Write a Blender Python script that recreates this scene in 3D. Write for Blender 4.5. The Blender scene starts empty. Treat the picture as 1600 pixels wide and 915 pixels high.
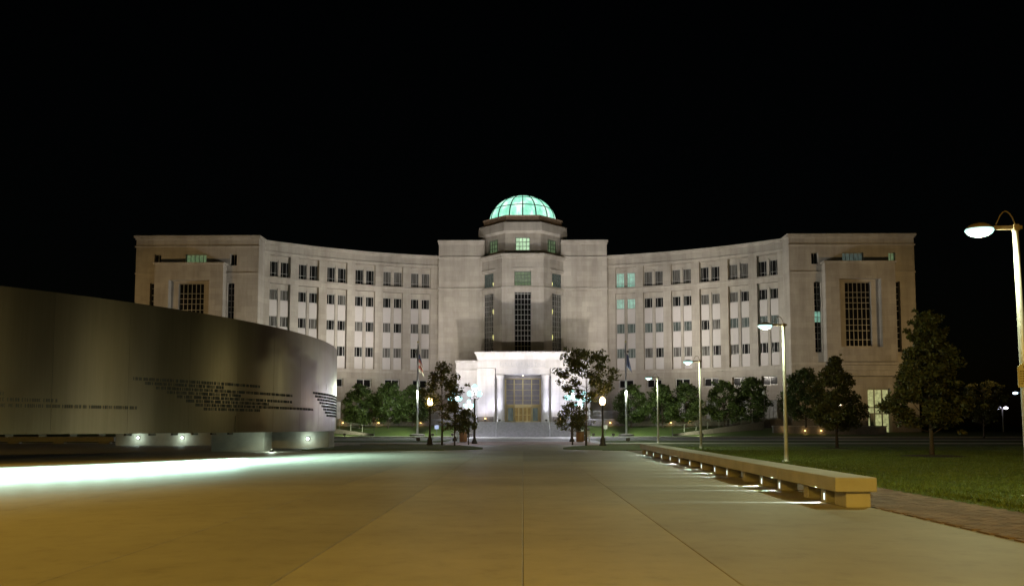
import bpy, math, random
import numpy as np
R = math.radians
PI = math.pi
scene = bpy.context.scene
COL = scene.collection
random.seed(7)

# ------------------------------------------------------------------ camera
cam = bpy.data.cameras.new('camera')
cam.sensor_width = 36.0
cam.lens = 29.25
TILT = 4.0
cam.shift_y = (208.0 - 1300.0 * math.tan(R(TILT))) / 1600.0
cam.clip_start = 0.1
cam.clip_end = 4000.0
camo = bpy.data.objects.new('camera', cam)
COL.objects.link(camo)
camo.location = (0.0, 0.0, 1.30)
camo.rotation_euler = (R(90 + TILT), 0.0, math.atan(17.0 / 1300.0))
scene.camera = camo

# ------------------------------------------------------------------ night sky
world = bpy.data.worlds.new('World')
scene.world = world
world.use_nodes = True
wn = world.node_tree
sky = wn.nodes.new('ShaderNodeTexSky')
sky.sky_type = 'NISHITA'
sky.sun_disc = False
sky.sun_elevation = R(4)
sky.sun_rotation = R(180)
bg = wn.nodes['Background']
bg.inputs['Strength'].default_value = 0.00032
wn.links.new(sky.outputs[0], bg.inputs[0])

# weak warm sun lamp added as ambient fill
fill_sun = bpy.data.lights.new('fill_sun', 'SUN')
fill_sun.energy = 0.012
fill_sun.angle = R(10)
fill_sun.color = (1.0, 0.86, 0.66)
fill_suno = bpy.data.objects.new('fill_sun', fill_sun)
COL.objects.link(fill_suno)
fill_suno.rotation_euler = (R(55), 0.0, R(-20))

vs = scene.view_settings
vs.view_transform = 'Standard'
vs.look = 'None'
vs.exposure = 0.0
vs.gamma = 1.0
vs.use_curve_mapping = False
scene.cycles.use_denoising = True
scene.cycles.max_bounces = 6
scene.cycles.diffuse_bounces = 3
scene.cycles.glossy_bounces = 3
scene.cycles.sample_clamp_indirect = 3.0
scene.cycles.use_light_tree = True


# ------------------------------------------------------------------ mesh helpers
class MB:
    def __init__(self):
        self.v = []
        self.f = []

    def quad(self, a, b, c, d):
        n = len(self.v)
        self.v += [tuple(a), tuple(b), tuple(c), tuple(d)]
        self.f.append((n, n + 1, n + 2, n + 3))

    def hexa(self, p):
        n = len(self.v)
        self.v += [tuple(q) for q in p]
        for f in ((0, 3, 2, 1), (4, 5, 6, 7), (0, 1, 5, 4), (1, 2, 6, 5), (2, 3, 7, 6), (3, 0, 4, 7)):
            self.f.append(tuple(n + i for i in f))

    def box(self, x0, x1, y0, y1, z0, z1):
        self.hexa([(x0, y0, z0), (x1, y0, z0), (x1, y1, z0), (x0, y1, z0),
                   (x0, y0, z1), (x1, y0, z1), (x1, y1, z1), (x0, y1, z1)])
        return self

    def bevbox(self, x0, x1, y0, y1, z0, z1, b):
        # box with chamfered top edges and vertical edges
        def ring(i, z):
            return [(x0 + i + b, y0 + i, z), (x1 - i - b, y0 + i, z), (x1 - i, y0 + i + b, z), (x1 - i, y1 - i - b, z),
                    (x1 - i - b, y1 - i, z), (x0 + i + b, y1 - i, z), (x0 + i, y1 - i - b, z), (x0 + i, y0 + i + b, z)]
        rs = [ring(b, z0), ring(0, z0 + b), ring(0, z1 - b), ring(b, z1)]
        n = len(self.v)
        for r in rs:
            self.v += r
        for k in range(3):
            for i in range(8):
                j = (i + 1) % 8
                self.f.append((n + k * 8 + i, n + k * 8 + j, n + k * 8 + 8 + j, n + k * 8 + 8 + i))
        self.f.append(tuple(n + 24 + i for i in range(8)))
        self.f.append(tuple(n + 7 - i for i in range(8)))
        return self

    def prism(self, poly, z0, z1):
        n = len(self.v)
        k = len(poly)
        self.v += [(x, y, z0) for x, y in poly] + [(x, y, z1) for x, y in poly]
        self.f.append(tuple(n + k - 1 - i for i in range(k)))
        self.f.append(tuple(n + k + i for i in range(k)))
        for i in range(k):
            j = (i + 1) % k
            self.f.append((n + i, n + j, n + k + j, n + k + i))
        return self

    def lathe(self, prof, cx=0, cy=0, n=16, rot=0.0):
        b = len(self.v)
        for r, z in prof:
            for i in range(n):
                a = rot + 2 * PI * i / n
                self.v.append((cx + r * math.cos(a), cy + r * math.sin(a), z))
        for k in range(len(prof) - 1):
            for i in range(n):
                j = (i + 1) % n
                self.f.append((b + k * n + i, b + k * n + j, b + (k + 1) * n + j, b + (k + 1) * n + i))
        self.f.append(tuple(b + n - 1 - i for i in range(n)))
        self.f.append(tuple(b + (len(prof) - 1) * n + i for i in range(n)))
        return self

    def tube(self, pts, rad, n=8):
        # pts list of 3d points, rad list or number
        if not isinstance(rad, (list, tuple)):
            rad = [rad] * len(pts)
        P = [np.array(p, float) for p in pts]
        b = len(self.v)
        for k, p in enumerate(P):
            t = P[min(k + 1, len(P) - 1)] - P[max(k - 1, 0)]
            t /= (np.linalg.norm(t) + 1e-9)
            up = np.array([0, 0, 1.0]) if abs(t[2]) < 0.9 else np.array([1.0, 0, 0])
            u = np.cross(t, up)
            u /= np.linalg.norm(u)
            w = np.cross(u, t)
            for i in range(n):
                a = 2 * PI * i / n
                self.v.append(tuple(p + rad[k] * (math.cos(a) * u + math.sin(a) * w)))
        for k in range(len(P) - 1):
            for i in range(n):
                j = (i + 1) % n
                self.f.append((b + k * n + i, b + k * n + j, b + (k + 1) * n + j, b + (k + 1) * n + i))
        self.f.append(tuple(b + n - 1 - i for i in range(n)))
        self.f.append(tuple(b + (len(P) - 1) * n + i for i in range(n)))
        return self

    def sphere(self, c, r, n=12, m=7, sz=1.0):
        prof = []
        for k in range(m + 1):
            a = -PI / 2 + PI * k / m
            prof.append((max(r * math.cos(a), 0.002 * r), c[2] + sz * r * math.sin(a)))
        return self.lathe(prof, c[0], c[1], n)

    def mesh(self, name, mat, smooth=False):
        me = bpy.data.meshes.new(name)
        me.from_pydata(self.v, [], self.f)
        if mat:
            me.materials.append(mat)
        if smooth:
            me.polygons.foreach_set('use_smooth', [True] * len(me.polygons))
        me.update()
        return me

    def build(self, name, mat, parent=None, smooth=False):
        return put(name, self.mesh(name, mat, smooth), parent)


def put(name, me, parent=None, loc=None, rz=None):
    o = bpy.data.objects.new(name, me)
    COL.objects.link(o)
    if parent:
        o.parent = parent
    if loc is not None:
        o.location = loc
    if rz is not None:
        o.rotation_euler = (0, 0, rz)
    return o


def empty(name, loc=(0, 0, 0), rz=0.0):
    o = bpy.data.objects.new(name, None)
    COL.objects.link(o)
    o.location = loc
    o.rotation_euler = (0, 0, rz)
    o.empty_display_size = 0.3
    return o


def tag(o, label=None, cat=None, group=None, kind=None):
    if label:
        o['label'] = label
    if cat:
        o['category'] = cat
    if group:
        o['group'] = group
    if kind:
        o['kind'] = kind
    return o


def copy_tree(o, parent=None):
    c = o.copy()
    COL.objects.link(c)
    c.parent = parent
    for ch in list(o.children):
        copy_tree(ch, c)
    return c


# ------------------------------------------------------------------ materials
def mat_base(name):
    m = bpy.data.materials.new(name)
    m.use_nodes = True
    return m, m.node_tree, m.node_tree.nodes['Principled BSDF']


def coords(nt, scale=(1, 1, 1)):
    tc = nt.nodes.new('ShaderNodeTexCoord')
    mp = nt.nodes.new('ShaderNodeMapping')
    mp.inputs['Scale'].default_value = scale
    nt.links.new(tc.outputs['Object'], mp.inputs[0])
    return mp.outputs[0]


def noise(nt, vec, scale, detail=4, rough=0.55):
    n = nt.nodes.new('ShaderNodeTexNoise')
    n.inputs['Scale'].default_value = scale
    n.inputs['Detail'].default_value = detail
    n.inputs['Roughness'].default_value = rough
    if vec is not None:
        nt.links.new(vec, n.inputs['Vector'])
    return n.outputs['Fac']


def ramp(nt, fac, stops):
    r = nt.nodes.new('ShaderNodeValToRGB')
    el = r.color_ramp.elements
    while len(el) < len(stops):
        el.new(0.5)
    for e, (p, c) in zip(el, stops):
        e.position = p
        e.color = (*c, 1)
    nt.links.new(fac, r.inputs[0])
    return r.outputs[0]


def mixc(nt, a, b, fac, mode='MIX'):
    m = nt.nodes.new('ShaderNodeMix')
    m.data_type = 'RGBA'
    m.blend_type = mode
    for sock, val in ((0, fac), (6, a), (7, b)):
        if hasattr(val, 'links'):
            nt.links.new(val, m.inputs[sock])
        elif sock == 0:
            m.inputs[0].default_value = val
        else:
            m.inputs[sock].default_value = (*val, 1)
    return m.outputs[2]


def bump(nt, p, h, strength=0.3, dist=0.02):
    b = nt.nodes.new('ShaderNodeBump')
    b.inputs['Strength'].default_value = strength
    b.inputs['Distance'].default_value = dist
    nt.links.new(h, b.inputs['Height'])
    nt.links.new(b.outputs[0], p.inputs['Normal'])


def simple(name, col, rough=0.6, metal=0.0, var=0.25, scale=3.0, bumpv=0.0):
    m, nt, p = mat_base(name)
    vec = coords(nt)
    f = noise(nt, vec, scale, 5)
    lo = tuple(c * (1 - var) for c in col)
    hi = tuple(min(1, c * (1 + var)) for c in col)
    nt.links.new(ramp(nt, f, [(0.3, lo), (0.7, hi)]), p.inputs['Base Color'])
    p.inputs['Roughness'].default_value = rough
    p.inputs['Metallic'].default_value = metal
    if bumpv:
        bump(nt, p, noise(nt, vec, scale * 8, 4), bumpv, 0.01)
    return m


def emis(name, col, strength, base=(0.3, 0.3, 0.3)):
    m, nt, p = mat_base(name)
    p.inputs['Base Color'].default_value = (*base, 1)
    p.inputs['Emission Color'].default_value = (*col, 1)
    p.inputs['Emission Strength'].default_value = strength
    p.inputs['Roughness'].default_value = 0.3
    return m


def stone(name, col, bw=1.5, bh=0.75, var=0.075):
    m, nt, p = mat_base(name)
    tc = nt.nodes.new('ShaderNodeTexCoord')
    sp = nt.nodes.new('ShaderNodeSeparateXYZ')
    nt.links.new(tc.outputs['Object'], sp.inputs[0])
    ad = nt.nodes.new('ShaderNodeMath')
    ad.operation = 'MULTIPLY_ADD'
    ad.inputs[1].default_value = 0.62
    nt.links.new(sp.outputs[1], ad.inputs[0])
    nt.links.new(sp.outputs[0], ad.inputs[2])
    cb = nt.nodes.new('ShaderNodeCombineXYZ')
    nt.links.new(ad.outputs[0], cb.inputs[0])
    nt.links.new(sp.outputs[2], cb.inputs[1])
    br = nt.nodes.new('ShaderNodeTexBrick')
    br.inputs['Scale'].default_value = 1.0
    br.inputs['Brick Width'].default_value = bw
    br.inputs['Row Height'].default_value = bh
    br.inputs['Mortar Size'].default_value = 0.012
    br.inputs['Mortar Smooth'].default_value = 0.3
    br.inputs['Color1'].default_value = (*[c * (1 - var) for c in col], 1)
    br.inputs['Color2'].default_value = (*[min(1, c * (1 + var)) for c in col], 1)
    br.inputs['Mortar'].default_value = (*[c * 0.80 for c in col], 1)
    nt.links.new(cb.outputs[0], br.inputs['Vector'])
    vec = coords(nt)
    f = noise(nt, vec, 0.35, 6, 0.65)
    g = ramp(nt, f, [(0.3, (0.86, 0.84, 0.82)), (0.7, (1.08, 1.07, 1.06))])
    st = noise(nt, coords(nt, (0.9, 0.9, 0.10)), 1.0, 5, 0.6)
    g2 = ramp(nt, st, [(0.33, (0.76, 0.745, 0.72)), (0.58, (1.03, 1.03, 1.03))])
    c = mixc(nt, br.outputs['Color'], g, 1.0, 'MULTIPLY')
    c = mixc(nt, c, g2, 0.8, 'MULTIPLY')
    nt.links.new(c, p.inputs['Base Color'])
    p.inputs['Roughness'].default_value = 0.82
    bump(nt, p, noise(nt, vec, 9.0, 4), 0.25, 0.02)
    return m


M = {}
M['limestone'] = stone('limestone', (0.41, 0.385, 0.35))
M['limestone_trim'] = stone('limestone_trim', (0.45, 0.425, 0.39), 2.4, 3.0, 0.06)
M['white_panel'] = simple('white_panel', (0.52, 0.49, 0.485), 0.6, 0, 0.06, 0.6)
M['white_stone'] = stone('white_stone', (0.55, 0.53, 0.53), 1.6, 1.1, 0.05)
M['granite'] = simple('granite', (0.13, 0.115, 0.11), 0.55, 0, 0.3, 6, 0.1)
M['step_stone'] = simple('step_stone', (0.23, 0.22, 0.22), 0.7, 0, 0.2, 4, 0.1)
M['roof'] = simple('roof', (0.10, 0.095, 0.09), 0.9)
M['frame_grey'] = simple('frame_grey', (0.34, 0.34, 0.33), 0.45, 0.3, 0.1)
M['frame_dark'] = simple('frame_dark', (0.12, 0.13, 0.12), 0.45, 0.3, 0.1)
M['dome_rib'] = simple('dome_rib', (0.12, 0.17, 0.14), 0.5, 0.2, 0.1)
M['copper_ring'] = simple('copper_ring', (0.40, 0.30, 0.22), 0.6, 0.1, 0.2)
M['gold'] = simple('gold', (0.46, 0.40, 0.20), 0.45, 0.6, 0.12)
M['pole_grey'] = simple('pole_grey', (0.42, 0.42, 0.40), 0.45, 0.25, 0.08)
M['lamp_brown'] = simple('lamp_brown', (0.16, 0.12, 0.08), 0.5, 0.2, 0.15)
M['dark_iron'] = simple('dark_iron', (0.05, 0.042, 0.032), 0.5, 0.3, 0.2)
M['wood_slat'] = simple('wood_slat', (0.30, 0.15, 0.055), 0.6, 0, 0.3, 8)
M['steel_rail'] = simple('steel_rail', (0.5, 0.5, 0.5), 0.35, 0.8, 0.05)
M['bark'] = simple('bark', (0.075, 0.056, 0.04), 0.9, 0, 0.35, 12, 0.5)
M['mulch'] = simple('mulch', (0.040, 0.026, 0.017), 0.95, 0, 0.5, 14, 0.8)
M['asphalt'] = simple('asphalt', (0.045, 0.043, 0.04), 0.85, 0, 0.25, 5, 0.3)
M['walk'] = simple('walk', (0.40, 0.38, 0.36), 0.85, 0, 0.15, 1.5, 0.2)
M['kerb'] = simple('kerb', (0.36, 0.34, 0.30), 0.85, 0, 0.15, 2.0, 0.2)
M['joint'] = simple('joint', (0.26, 0.24, 0.195), 0.95)
M['sign_face'] = simple('sign_face', (0.50, 0.47, 0.40), 0.5, 0, 0.05)
M['sign_ink'] = simple('sign_ink', (0.20, 0.16, 0.12), 0.6)
M['pale_metal'] = simple('pale_metal', (0.55, 0.56, 0.56), 0.4, 0.4, 0.1)


def glass(name, tint, em=None, es=0.0, blinds=False):
    m, nt, p = mat_base(name)
    vec = coords(nt)
    if blinds:
        gp = nt.nodes.new('ShaderNodeNewGeometry')
        mpp = nt.nodes.new('ShaderNodeMapping')
        mpp.inputs['Scale'].default_value = (4.2, 4.2, 0.35)
        nt.links.new(gp.outputs['Position'], mpp.inputs[0])
        vec2 = mpp.outputs[0]
        f = noise(nt, vec2, 1.0, 3)
        nt.links.new(ramp(nt, f, [(0.35, tuple(t * 0.4 for t in tint)), (0.65, tint)]), p.inputs['Base Color'])
    else:
        p.inputs['Base Color'].default_value = (*tint, 1)
    p.inputs['Roughness'].default_value = 0.08
    p.inputs['IOR'].default_value = 1.45
    if em:
        gp2 = nt.nodes.new('ShaderNodeNewGeometry')
        n1 = noise(nt, gp2.outputs['Position'], 2.6, 6, 0.75)
        c = ramp(nt, n1, [(0.32, tuple(e * 0.30 for e in em)), (0.66, em)])
        nt.links.new(c, p.inputs['Emission Color'])
        p.inputs['Emission Strength'].default_value = es
        m.cycles.emission_sampling = 'NONE'
    bump(nt, p, noise(nt, vec, 0.7, 1), 0.03, 0.05)
    return m


M['glass_dark'] = glass('glass_dark', (0.012, 0.012, 0.012))
M['glass_curtain'] = glass('glass_curtain', (0.15, 0.145, 0.135), None, 0, True)
M['glass_dim'] = glass('glass_dim', (0.05, 0.05, 0.05), (0.42, 0.55, 0.46), 0.16, True)
M['glass_lit'] = glass('glass_lit', (0.2, 0.2, 0.2), (0.45, 0.95, 0.72), 0.55)
M['glass_bright'] = glass('glass_bright', (0.2, 0.2, 0.2), (0.66, 1.0, 0.62), 1.0)
M['glass_green'] = glass('glass_green', (0.1, 0.1, 0.1), (0.40, 0.62, 0.30), 0.30)
M['glow_low'] = glass('glow_low', (0.2, 0.2, 0.2), (0.85, 0.80, 0.68), 0.42)
M['glow_lowdim'] = glass('glow_lowdim', (0.1, 0.1, 0.1), (0.75, 0.70, 0.58), 0.16)
M['glass_lobby'] = glass('glass_lobby', (0.06, 0.06, 0.07), (0.55, 0.52, 0.60), 0.15)
M['glass_lobby'].node_tree.nodes['Principled BSDF'].inputs['Roughness'].default_value = 0.4
M['glass_door'] = glass('glass_door', (0.03, 0.03, 0.02), (0.62, 0.42, 0.12), 0.32)
M['glass_entry'] = glass('glass_entry', (0.1, 0.1, 0.1), (0.80, 0.82, 0.36), 0.60)
M['lamp_yellow'] = emis('lamp_yellow', (1.0, 0.95, 0.3), 1.4)
M['lamp_lens'] = emis('lamp_lens', (0.54, 1.0, 0.90), 1.6)
M['lamp_globe'] = emis('lamp_globe', (0.50, 1.0, 0.96), 1.5)
M['lamp_acorn'] = emis('lamp_acorn', (1.0, 0.72, 0.30), 12.0)
M['lamp_acornw'] = emis('lamp_acornw', (1.0, 0.86, 0.62), 8.0)
M['lamp_sodium'] = emis('lamp_sodium', (1.0, 0.52, 0.08), 10.0)
M['lamp_step'] = emis('lamp_step', (1.0, 0.60, 0.18), 3.0)
M['lamp_cool'] = emis('lamp_cool', (0.80, 1.0, 0.92), 9.0)
M['lamp_far'] = emis('lamp_far', (0.88, 0.84, 1.0), 6.0)
M['lamp_farblue'] = emis('lamp_farblue', (0.55, 0.75, 1.0), 5.0)
M['globe_off'] = simple('globe_off', (0.45, 0.42, 0.40), 0.4)
M['flood_lens'] = emis('flood_lens', (1.0, 0.95, 0.95), 1.0)

# dome glass, lit from within
m, nt, p = mat_base('dome_glass')
vec = coords(nt)
f1 = noise(nt, coords(nt, (1, 1, 0.4)), 0.9, 4, 0.65)
c1 = ramp(nt, f1, [(0.30, (0.16, 0.56, 0.38)), (0.5, (0.34, 0.86, 0.62)), (0.66, (0.80, 1.0, 0.88))])
nt.links.new(c1, p.inputs['Emission Color'])
p.inputs['Emission Strength'].default_value = 1.3
p.inputs['Base Color'].default_value = (0.25, 0.4, 0.35, 1)
p.inputs['Roughness'].default_value = 0.25
M['dome_glass'] = m

# plaza concrete
m, nt, p = mat_base('concrete')
vec = coords(nt)
oi = nt.nodes.new('ShaderNodeObjectInfo')
big = noise(nt, None, 0.22, 6, 0.6)
tcg = nt.nodes.new('ShaderNodeNewGeometry')
bign = [n for n in nt.nodes if n.type == 'TEX_NOISE'][-1]
nt.links.new(tcg.outputs['Position'], bign.inputs['Vector'])
c1 = ramp(nt, big, [(0.28, (0.27, 0.25, 0.21)), (0.72, (0.42, 0.395, 0.345))])
n2 = nt.nodes.new('ShaderNodeTexNoise')
n2.inputs['Scale'].default_value = 2.3
n2.inputs['Detail'].default_value = 8
n2.inputs['Roughness'].default_value = 0.7
nt.links.new(tcg.outputs['Position'], n2.inputs['Vector'])
c2 = ramp(nt, n2.outputs['Fac'], [(0.30, (0.80, 0.79, 0.77)), (0.46, (0.97, 0.97, 0.96)), (0.68, (1.05, 1.05, 1.04))])
rnd = ramp(nt, oi.outputs['Random'], [(0.0, (0.84, 0.84, 0.83)), (1.0, (1.10, 1.09, 1.07))])
c = mixc(nt, c1, c2, 0.9, 'MULTIPLY')
c = mixc(nt, c, rnd, 1.0, 'MULTIPLY')
nt.links.new(c, p.inputs['Base Color'])
p.inputs['Roughness'].default_value = 0.62
n3 = nt.nodes.new('ShaderNodeTexNoise')
n3.inputs['Scale'].default_value = 60
n3.inputs['Detail'].default_value = 5
nt.links.new(tcg.outputs['Position'], n3.inputs['Vector'])
bump(nt, p, n3.outputs['Fac'], 0.25, 0.006)
M['concrete'] = m

M['bench_stone'] = simple('bench_stone', (0.40, 0.385, 0.35), 0.75, 0, 0.16, 1.6, 0.25)

# brick pavers
m, nt, p = mat_base('paver')
oi = nt.nodes.new('ShaderNodeObjectInfo')
g = nt.nodes.new('ShaderNodeNewGeometry')
wnz = nt.nodes.new('ShaderNodeTexWhiteNoise')
sn = nt.nodes.new('ShaderNodeVectorMath')
sn.operation = 'SNAP'
sn.inputs[1].default_value = (0.22, 0.22, 1.0)
nt.links.new(g.outputs['Position'], sn.inputs[0])
nt.links.new(sn.outputs[0], wnz.inputs['Vector'])
nt.links.new(ramp(nt, wnz.outputs['Value'], [(0.0, (0.13, 0.088, 0.068)), (0.5, (0.185, 0.128, 0.10)), (1.0, (0.24, 0.172, 0.135))]),
             p.inputs['Base Color'])
p.inputs['Roughness'].default_value = 0.85
M['paver'] = m

# lawn soil colour under blades and far lawn
m, nt, p = mat_base('lawn')
g = nt.nodes.new('ShaderNodeNewGeometry')
na = nt.nodes.new('ShaderNodeTexNoise')
na.inputs['Scale'].default_value = 0.35
na.inputs['Detail'].default_value = 7
na.inputs['Roughness'].default_value = 0.7
nt.links.new(g.outputs['Position'], na.inputs['Vector'])
nb = nt.nodes.new('ShaderNodeTexNoise')
nb.inputs['Scale'].default_value = 9
nb.inputs['Detail'].default_value = 5
nt.links.new(g.outputs['Position'], nb.inputs['Vector'])
ca = ramp(nt, na.outputs['Fac'], [(0.3, (0.055, 0.092, 0.014)), (0.7, (0.090, 0.130, 0.024))])
cb_ = ramp(nt, nb.outputs['Fac'], [(0.3, (0.6, 0.62, 0.6)), (0.7, (1.2, 1.15, 1.1))])
nt.links.new(mixc(nt, ca, cb_, 1.0, 'MULTIPLY'), p.inputs['Base Color'])
p.inputs['Roughness'].default_value = 0.95
bump(nt, p, nb.outputs['Fac'], 0.9, 0.06)
M['lawn'] = m

m, nt, p = mat_base('grass_blade')
g = nt.nodes.new('ShaderNodeNewGeometry')
na = nt.nodes.new('ShaderNodeTexNoise')
na.inputs['Scale'].default_value = 1.1
na.inputs['Detail'].default_value = 6
nt.links.new(g.outputs['Position'], na.inputs['Vector'])
ra = ramp(nt, na.outputs['Fac'], [(0.3, (0.078, 0.130, 0.014)), (0.7, (0.125, 0.178, 0.028))])
rb = ramp(nt, g.outputs['Random Per Island'], [(0.0, (0.6, 0.65, 0.6)), (1.0, (1.3, 1.2, 1.1))])
nt.links.new(mixc(nt, ra, rb, 1.0, 'MULTIPLY'), p.inputs['Base Color'])
p.inputs['Roughness'].default_value = 0.6
M['grass_blade'] = m


def leafmat(name, a, b):
    m, nt, p = mat_base(name)
    g = nt.nodes.new('ShaderNodeNewGeometry')
    c = ramp(nt, g.outputs['Random Per Island'], [(0.0, tuple(x * 0.55 for x in a)), (0.5, a), (1.0, b)])
    nt.links.new(c, p.inputs['Base Color'])
    p.inputs['Roughness'].default_value = 0.55
    tr = nt.nodes.new('ShaderNodeBsdfTranslucent')
    nt.links.new(c, tr.inputs[0])
    mx = nt.nodes.new('ShaderNodeMixShader')
    mx.inputs[0].default_value = 0.28
    out = nt.nodes['Material Output']
    nt.links.new(p.outputs[0], mx.inputs[1])
    nt.links.new(tr.outputs[0], mx.inputs[2])
    nt.links.new(mx.outputs[0], out.inputs[0])
    return m


M['leaf_green'] = leafmat('leaf_green', (0.060, 0.092, 0.020), (0.11, 0.15, 0.034))
M['leaf_olive'] = leafmat('leaf_olive', (0.085, 0.088, 0.024), (0.14, 0.135, 0.038))

# brushed steel of the memorial wall: vertical streaks
m, nt, p = mat_base('brushed_steel')
tcn = nt.nodes.new('ShaderNodeUVMap')
mp = nt.nodes.new('ShaderNodeMapping')
mp.inputs['Scale'].default_value = (9.0, 0.25, 1.0)
nt.links.new(tcn.outputs[0], mp.inputs[0])
f = noise(nt, mp.outputs[0], 1.0, 7, 0.7)
mp2 = nt.nodes.new('ShaderNodeMapping')
mp2.inputs['Scale'].default_value = (0.55, 0.05, 1.0)
nt.links.new(tcn.outputs[0], mp2.inputs[0])
f2 = noise(nt, mp2.outputs[0], 1.0, 3, 0.6)
nt.links.new(ramp(nt, f, [(0.3, (0.108, 0.072, 0.040)), (0.7, (0.130, 0.089, 0.053))]), p.inputs['Base Color'])
mr = nt.nodes.new('ShaderNodeMapRange')
mr.inputs[1].default_value = 0.3
mr.inputs[2].default_value = 0.7
mr.inputs[3].default_value = 0.25
mr.inputs[4].default_value = 0.40
nt.links.new(f2, mr.inputs[0])
nt.links.new(mr.outputs[0], p.inputs['Roughness'])
p.inputs['Metallic'].default_value = 1.0
p.inputs['Anisotropic'].default_value = 0.35
p.inputs['Anisotropic Rotation'].default_value = 0.25
tg = nt.nodes.new('ShaderNodeTangent')
tg.direction_type = 'UV_MAP'
nt.links.new(tg.outputs[0], p.inputs['Tangent'])
bump(nt, p, f, 0.06, 0.004)
M['brushed_steel'] = m
M['cut_dark'] = simple('cut_dark', (0.012, 0.010, 0.008), 0.9)
M['pedestal'] = simple('pedestal', (0.40, 0.39, 0.34), 0.8, 0, 0.15, 1.5, 0.2)
M['flag_red'] = simple('flag_red', (0.26, 0.07, 0.05), 0.8)
M['flag_blue'] = simple('flag_blue', (0.03, 0.034, 0.07), 0.8)
M['flag_white'] = simple('flag_white', (0.42, 0.38, 0.32), 0.8)


# ------------------------------------------------------------------ light helpers
def spot(name, loc, target, power, col, cone, blend=0.6, size=0.15, parent=None):
    l = bpy.data.lights.new(name, 'SPOT')
    l.energy = power
    l.color = col
    l.spot_size = R(cone)
    l.spot_blend = blend
    l.shadow_soft_size = size
    o = bpy.data.objects.new(name, l)
    COL.objects.link(o)
    d = np.array(target, float) - np.array(loc, float)
    yaw = math.atan2(d[1], d[0])
    pitch = math.atan2(d[2], math.hypot(d[0], d[1]))
    o.rotation_euler = (R(90) + pitch, 0, yaw - R(90))
    o.location = loc
    if parent:
        o.parent = parent
    return o


def point(name, loc, power, col, size=0.1, parent=None):
    l = bpy.data.lights.new(name, 'POINT')
    l.energy = power
    l.color = col
    l.shadow_soft_size = size
    o = bpy.data.objects.new(name, l)
    COL.objects.link(o)
    o.location = loc
    if parent:
        o.parent = parent
    return o


def beam_light(name, power, col, kind):
    """point lamp with a photometric beam profile; local +X is the beam direction"""
    l = bpy.data.lights.new(name, 'POINT')
    l.energy = power
    l.color = col
    l.shadow_soft_size = 0.012
    l.use_nodes = True
    nt = l.node_tree
    em = nt.nodes['Emission']
    tc = nt.nodes.new('ShaderNodeTexCoord')
    sx = nt.nodes.new('ShaderNodeSeparateXYZ')
    nt.links.new(tc.outputs['Normal'], sx.inputs[0])

    def mr(sock, a, b, c, d):
        n = nt.nodes.new('ShaderNodeMapRange')
        n.interpolation_type = 'SMOOTHSTEP'
        for i, v in enumerate((a, b, c, d)):
            n.inputs[i + 1].default_value = v
        nt.links.new(sock, n.inputs[0])
        return n.outputs[0]

    def mul(a, b):
        n = nt.nodes.new('ShaderNodeMath')
        n.operation = 'MULTIPLY'
        nt.links.new(a, n.inputs[0])
        nt.links.new(b, n.inputs[1])
        return n.outputs[0]
    if kind == 'sheet':     # wide fan hugging the ground
        lo = mr(sx.outputs[2], -0.34, -0.19, 0.0, 1.0)
        hi = mr(sx.outputs[2], -0.165, -0.042, 1.0, 0.0)
        fr = mr(sx.outputs[0], 0.25, 0.75, 0.0, 1.0)
        s = mul(mul(mul(lo, hi), fr), mr(sx.outputs[2], -0.27, -0.085, 0.06, 1.0))
    else:                   # thin vertical blade
        ab = nt.nodes.new('ShaderNodeMath')
        ab.operation = 'ABSOLUTE'
        nt.links.new(sx.outputs[1], ab.inputs[0])
        w = mr(ab.outputs[0], 0.04, 0.11, 1.0, 0.0)
        fr = mr(sx.outputs[0], 0.2, 0.6, 0.0, 1.0)
        s = mul(w, fr)
    nt.links.new(s, em.inputs['Strength'])
    return l


# ------------------------------------------------------------------ ground, plaza, roads
def sheet(name, poly, z, mat, kind='structure'):
    mb = MB()
    mb.v = [(x, y, z) for x, y in poly]
    mb.f = [tuple(range(len(poly)))]
    o = mb.build(name, mat)
    tag(o, kind=kind)
    return o


sheet('ground', [(-1500, -600), (1500, -600), (1500, 2400), (-1500, 2400)], -0.06, M['lawn'])

# plaza: joint bed and slabs
plaza = MB().box(-46, 5.62, -14, 45.0, -0.05, -0.016).build('plaza', M['joint'])
tag(plaza, kind='structure')
xs = [5.56, 1.80, 0.0, -2.08, -4.02, -8.0, -12.0, -16.0, -20.0, -25.0, -30.0, -36, -46]
ys = [-14, -4, 6.75, 18.4, 31.0, 45.0]
jg = 0.0032
MB().box(-46, -12.0, 45.02, 61.5, -0.05, -0.016).build('plaza_bed', M['joint'], plaza)
ys_left = ys + [53.0, 61.5]
for i in range(len(xs) - 1):
    for j in range(len(ys_left if xs[i] <= -12 else ys) - 1):
        x1, x0 = xs[i] - jg, xs[i + 1] + jg
        y0, y1 = ys_left[j] + jg, ys_left[j + 1] - jg
        dz = random.uniform(-0.0025, 0.0025)
        MB().bevbox(x0, x1, y0, y1, -0.03, 0.0 + dz, 0.007).build('paving_slab', M['concrete'], plaza)

# central walk towards the courthouse
walk = MB().box(-4.3, 4.3, 45.02, 63.0, -0.05, 0.0).build('central_walk', M['concrete'])
tag(walk, kind='structure')
walk2 = MB().box(-6.6, 6.6, 63.02, 101.9, -0.05, 0.004).build('crossing_walk', M['walk'])
tag(walk2, kind='structure')
bb = MB().box(-5.6, 5.6, 58.0, 71.0, -0.02, 0.010).build('brick_band', simple('brick_band', (0.30, 0.20, 0.17), 0.8, 0, 0.2, 5, 0.2))
tag(bb, kind='structure')

# lawns and verges
sheet('right_lawn', [(7.62, -14), (90, -14), (90, 62), (9.5, 62), (9.0, 45)], 0.006, M['lawn'])


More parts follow.
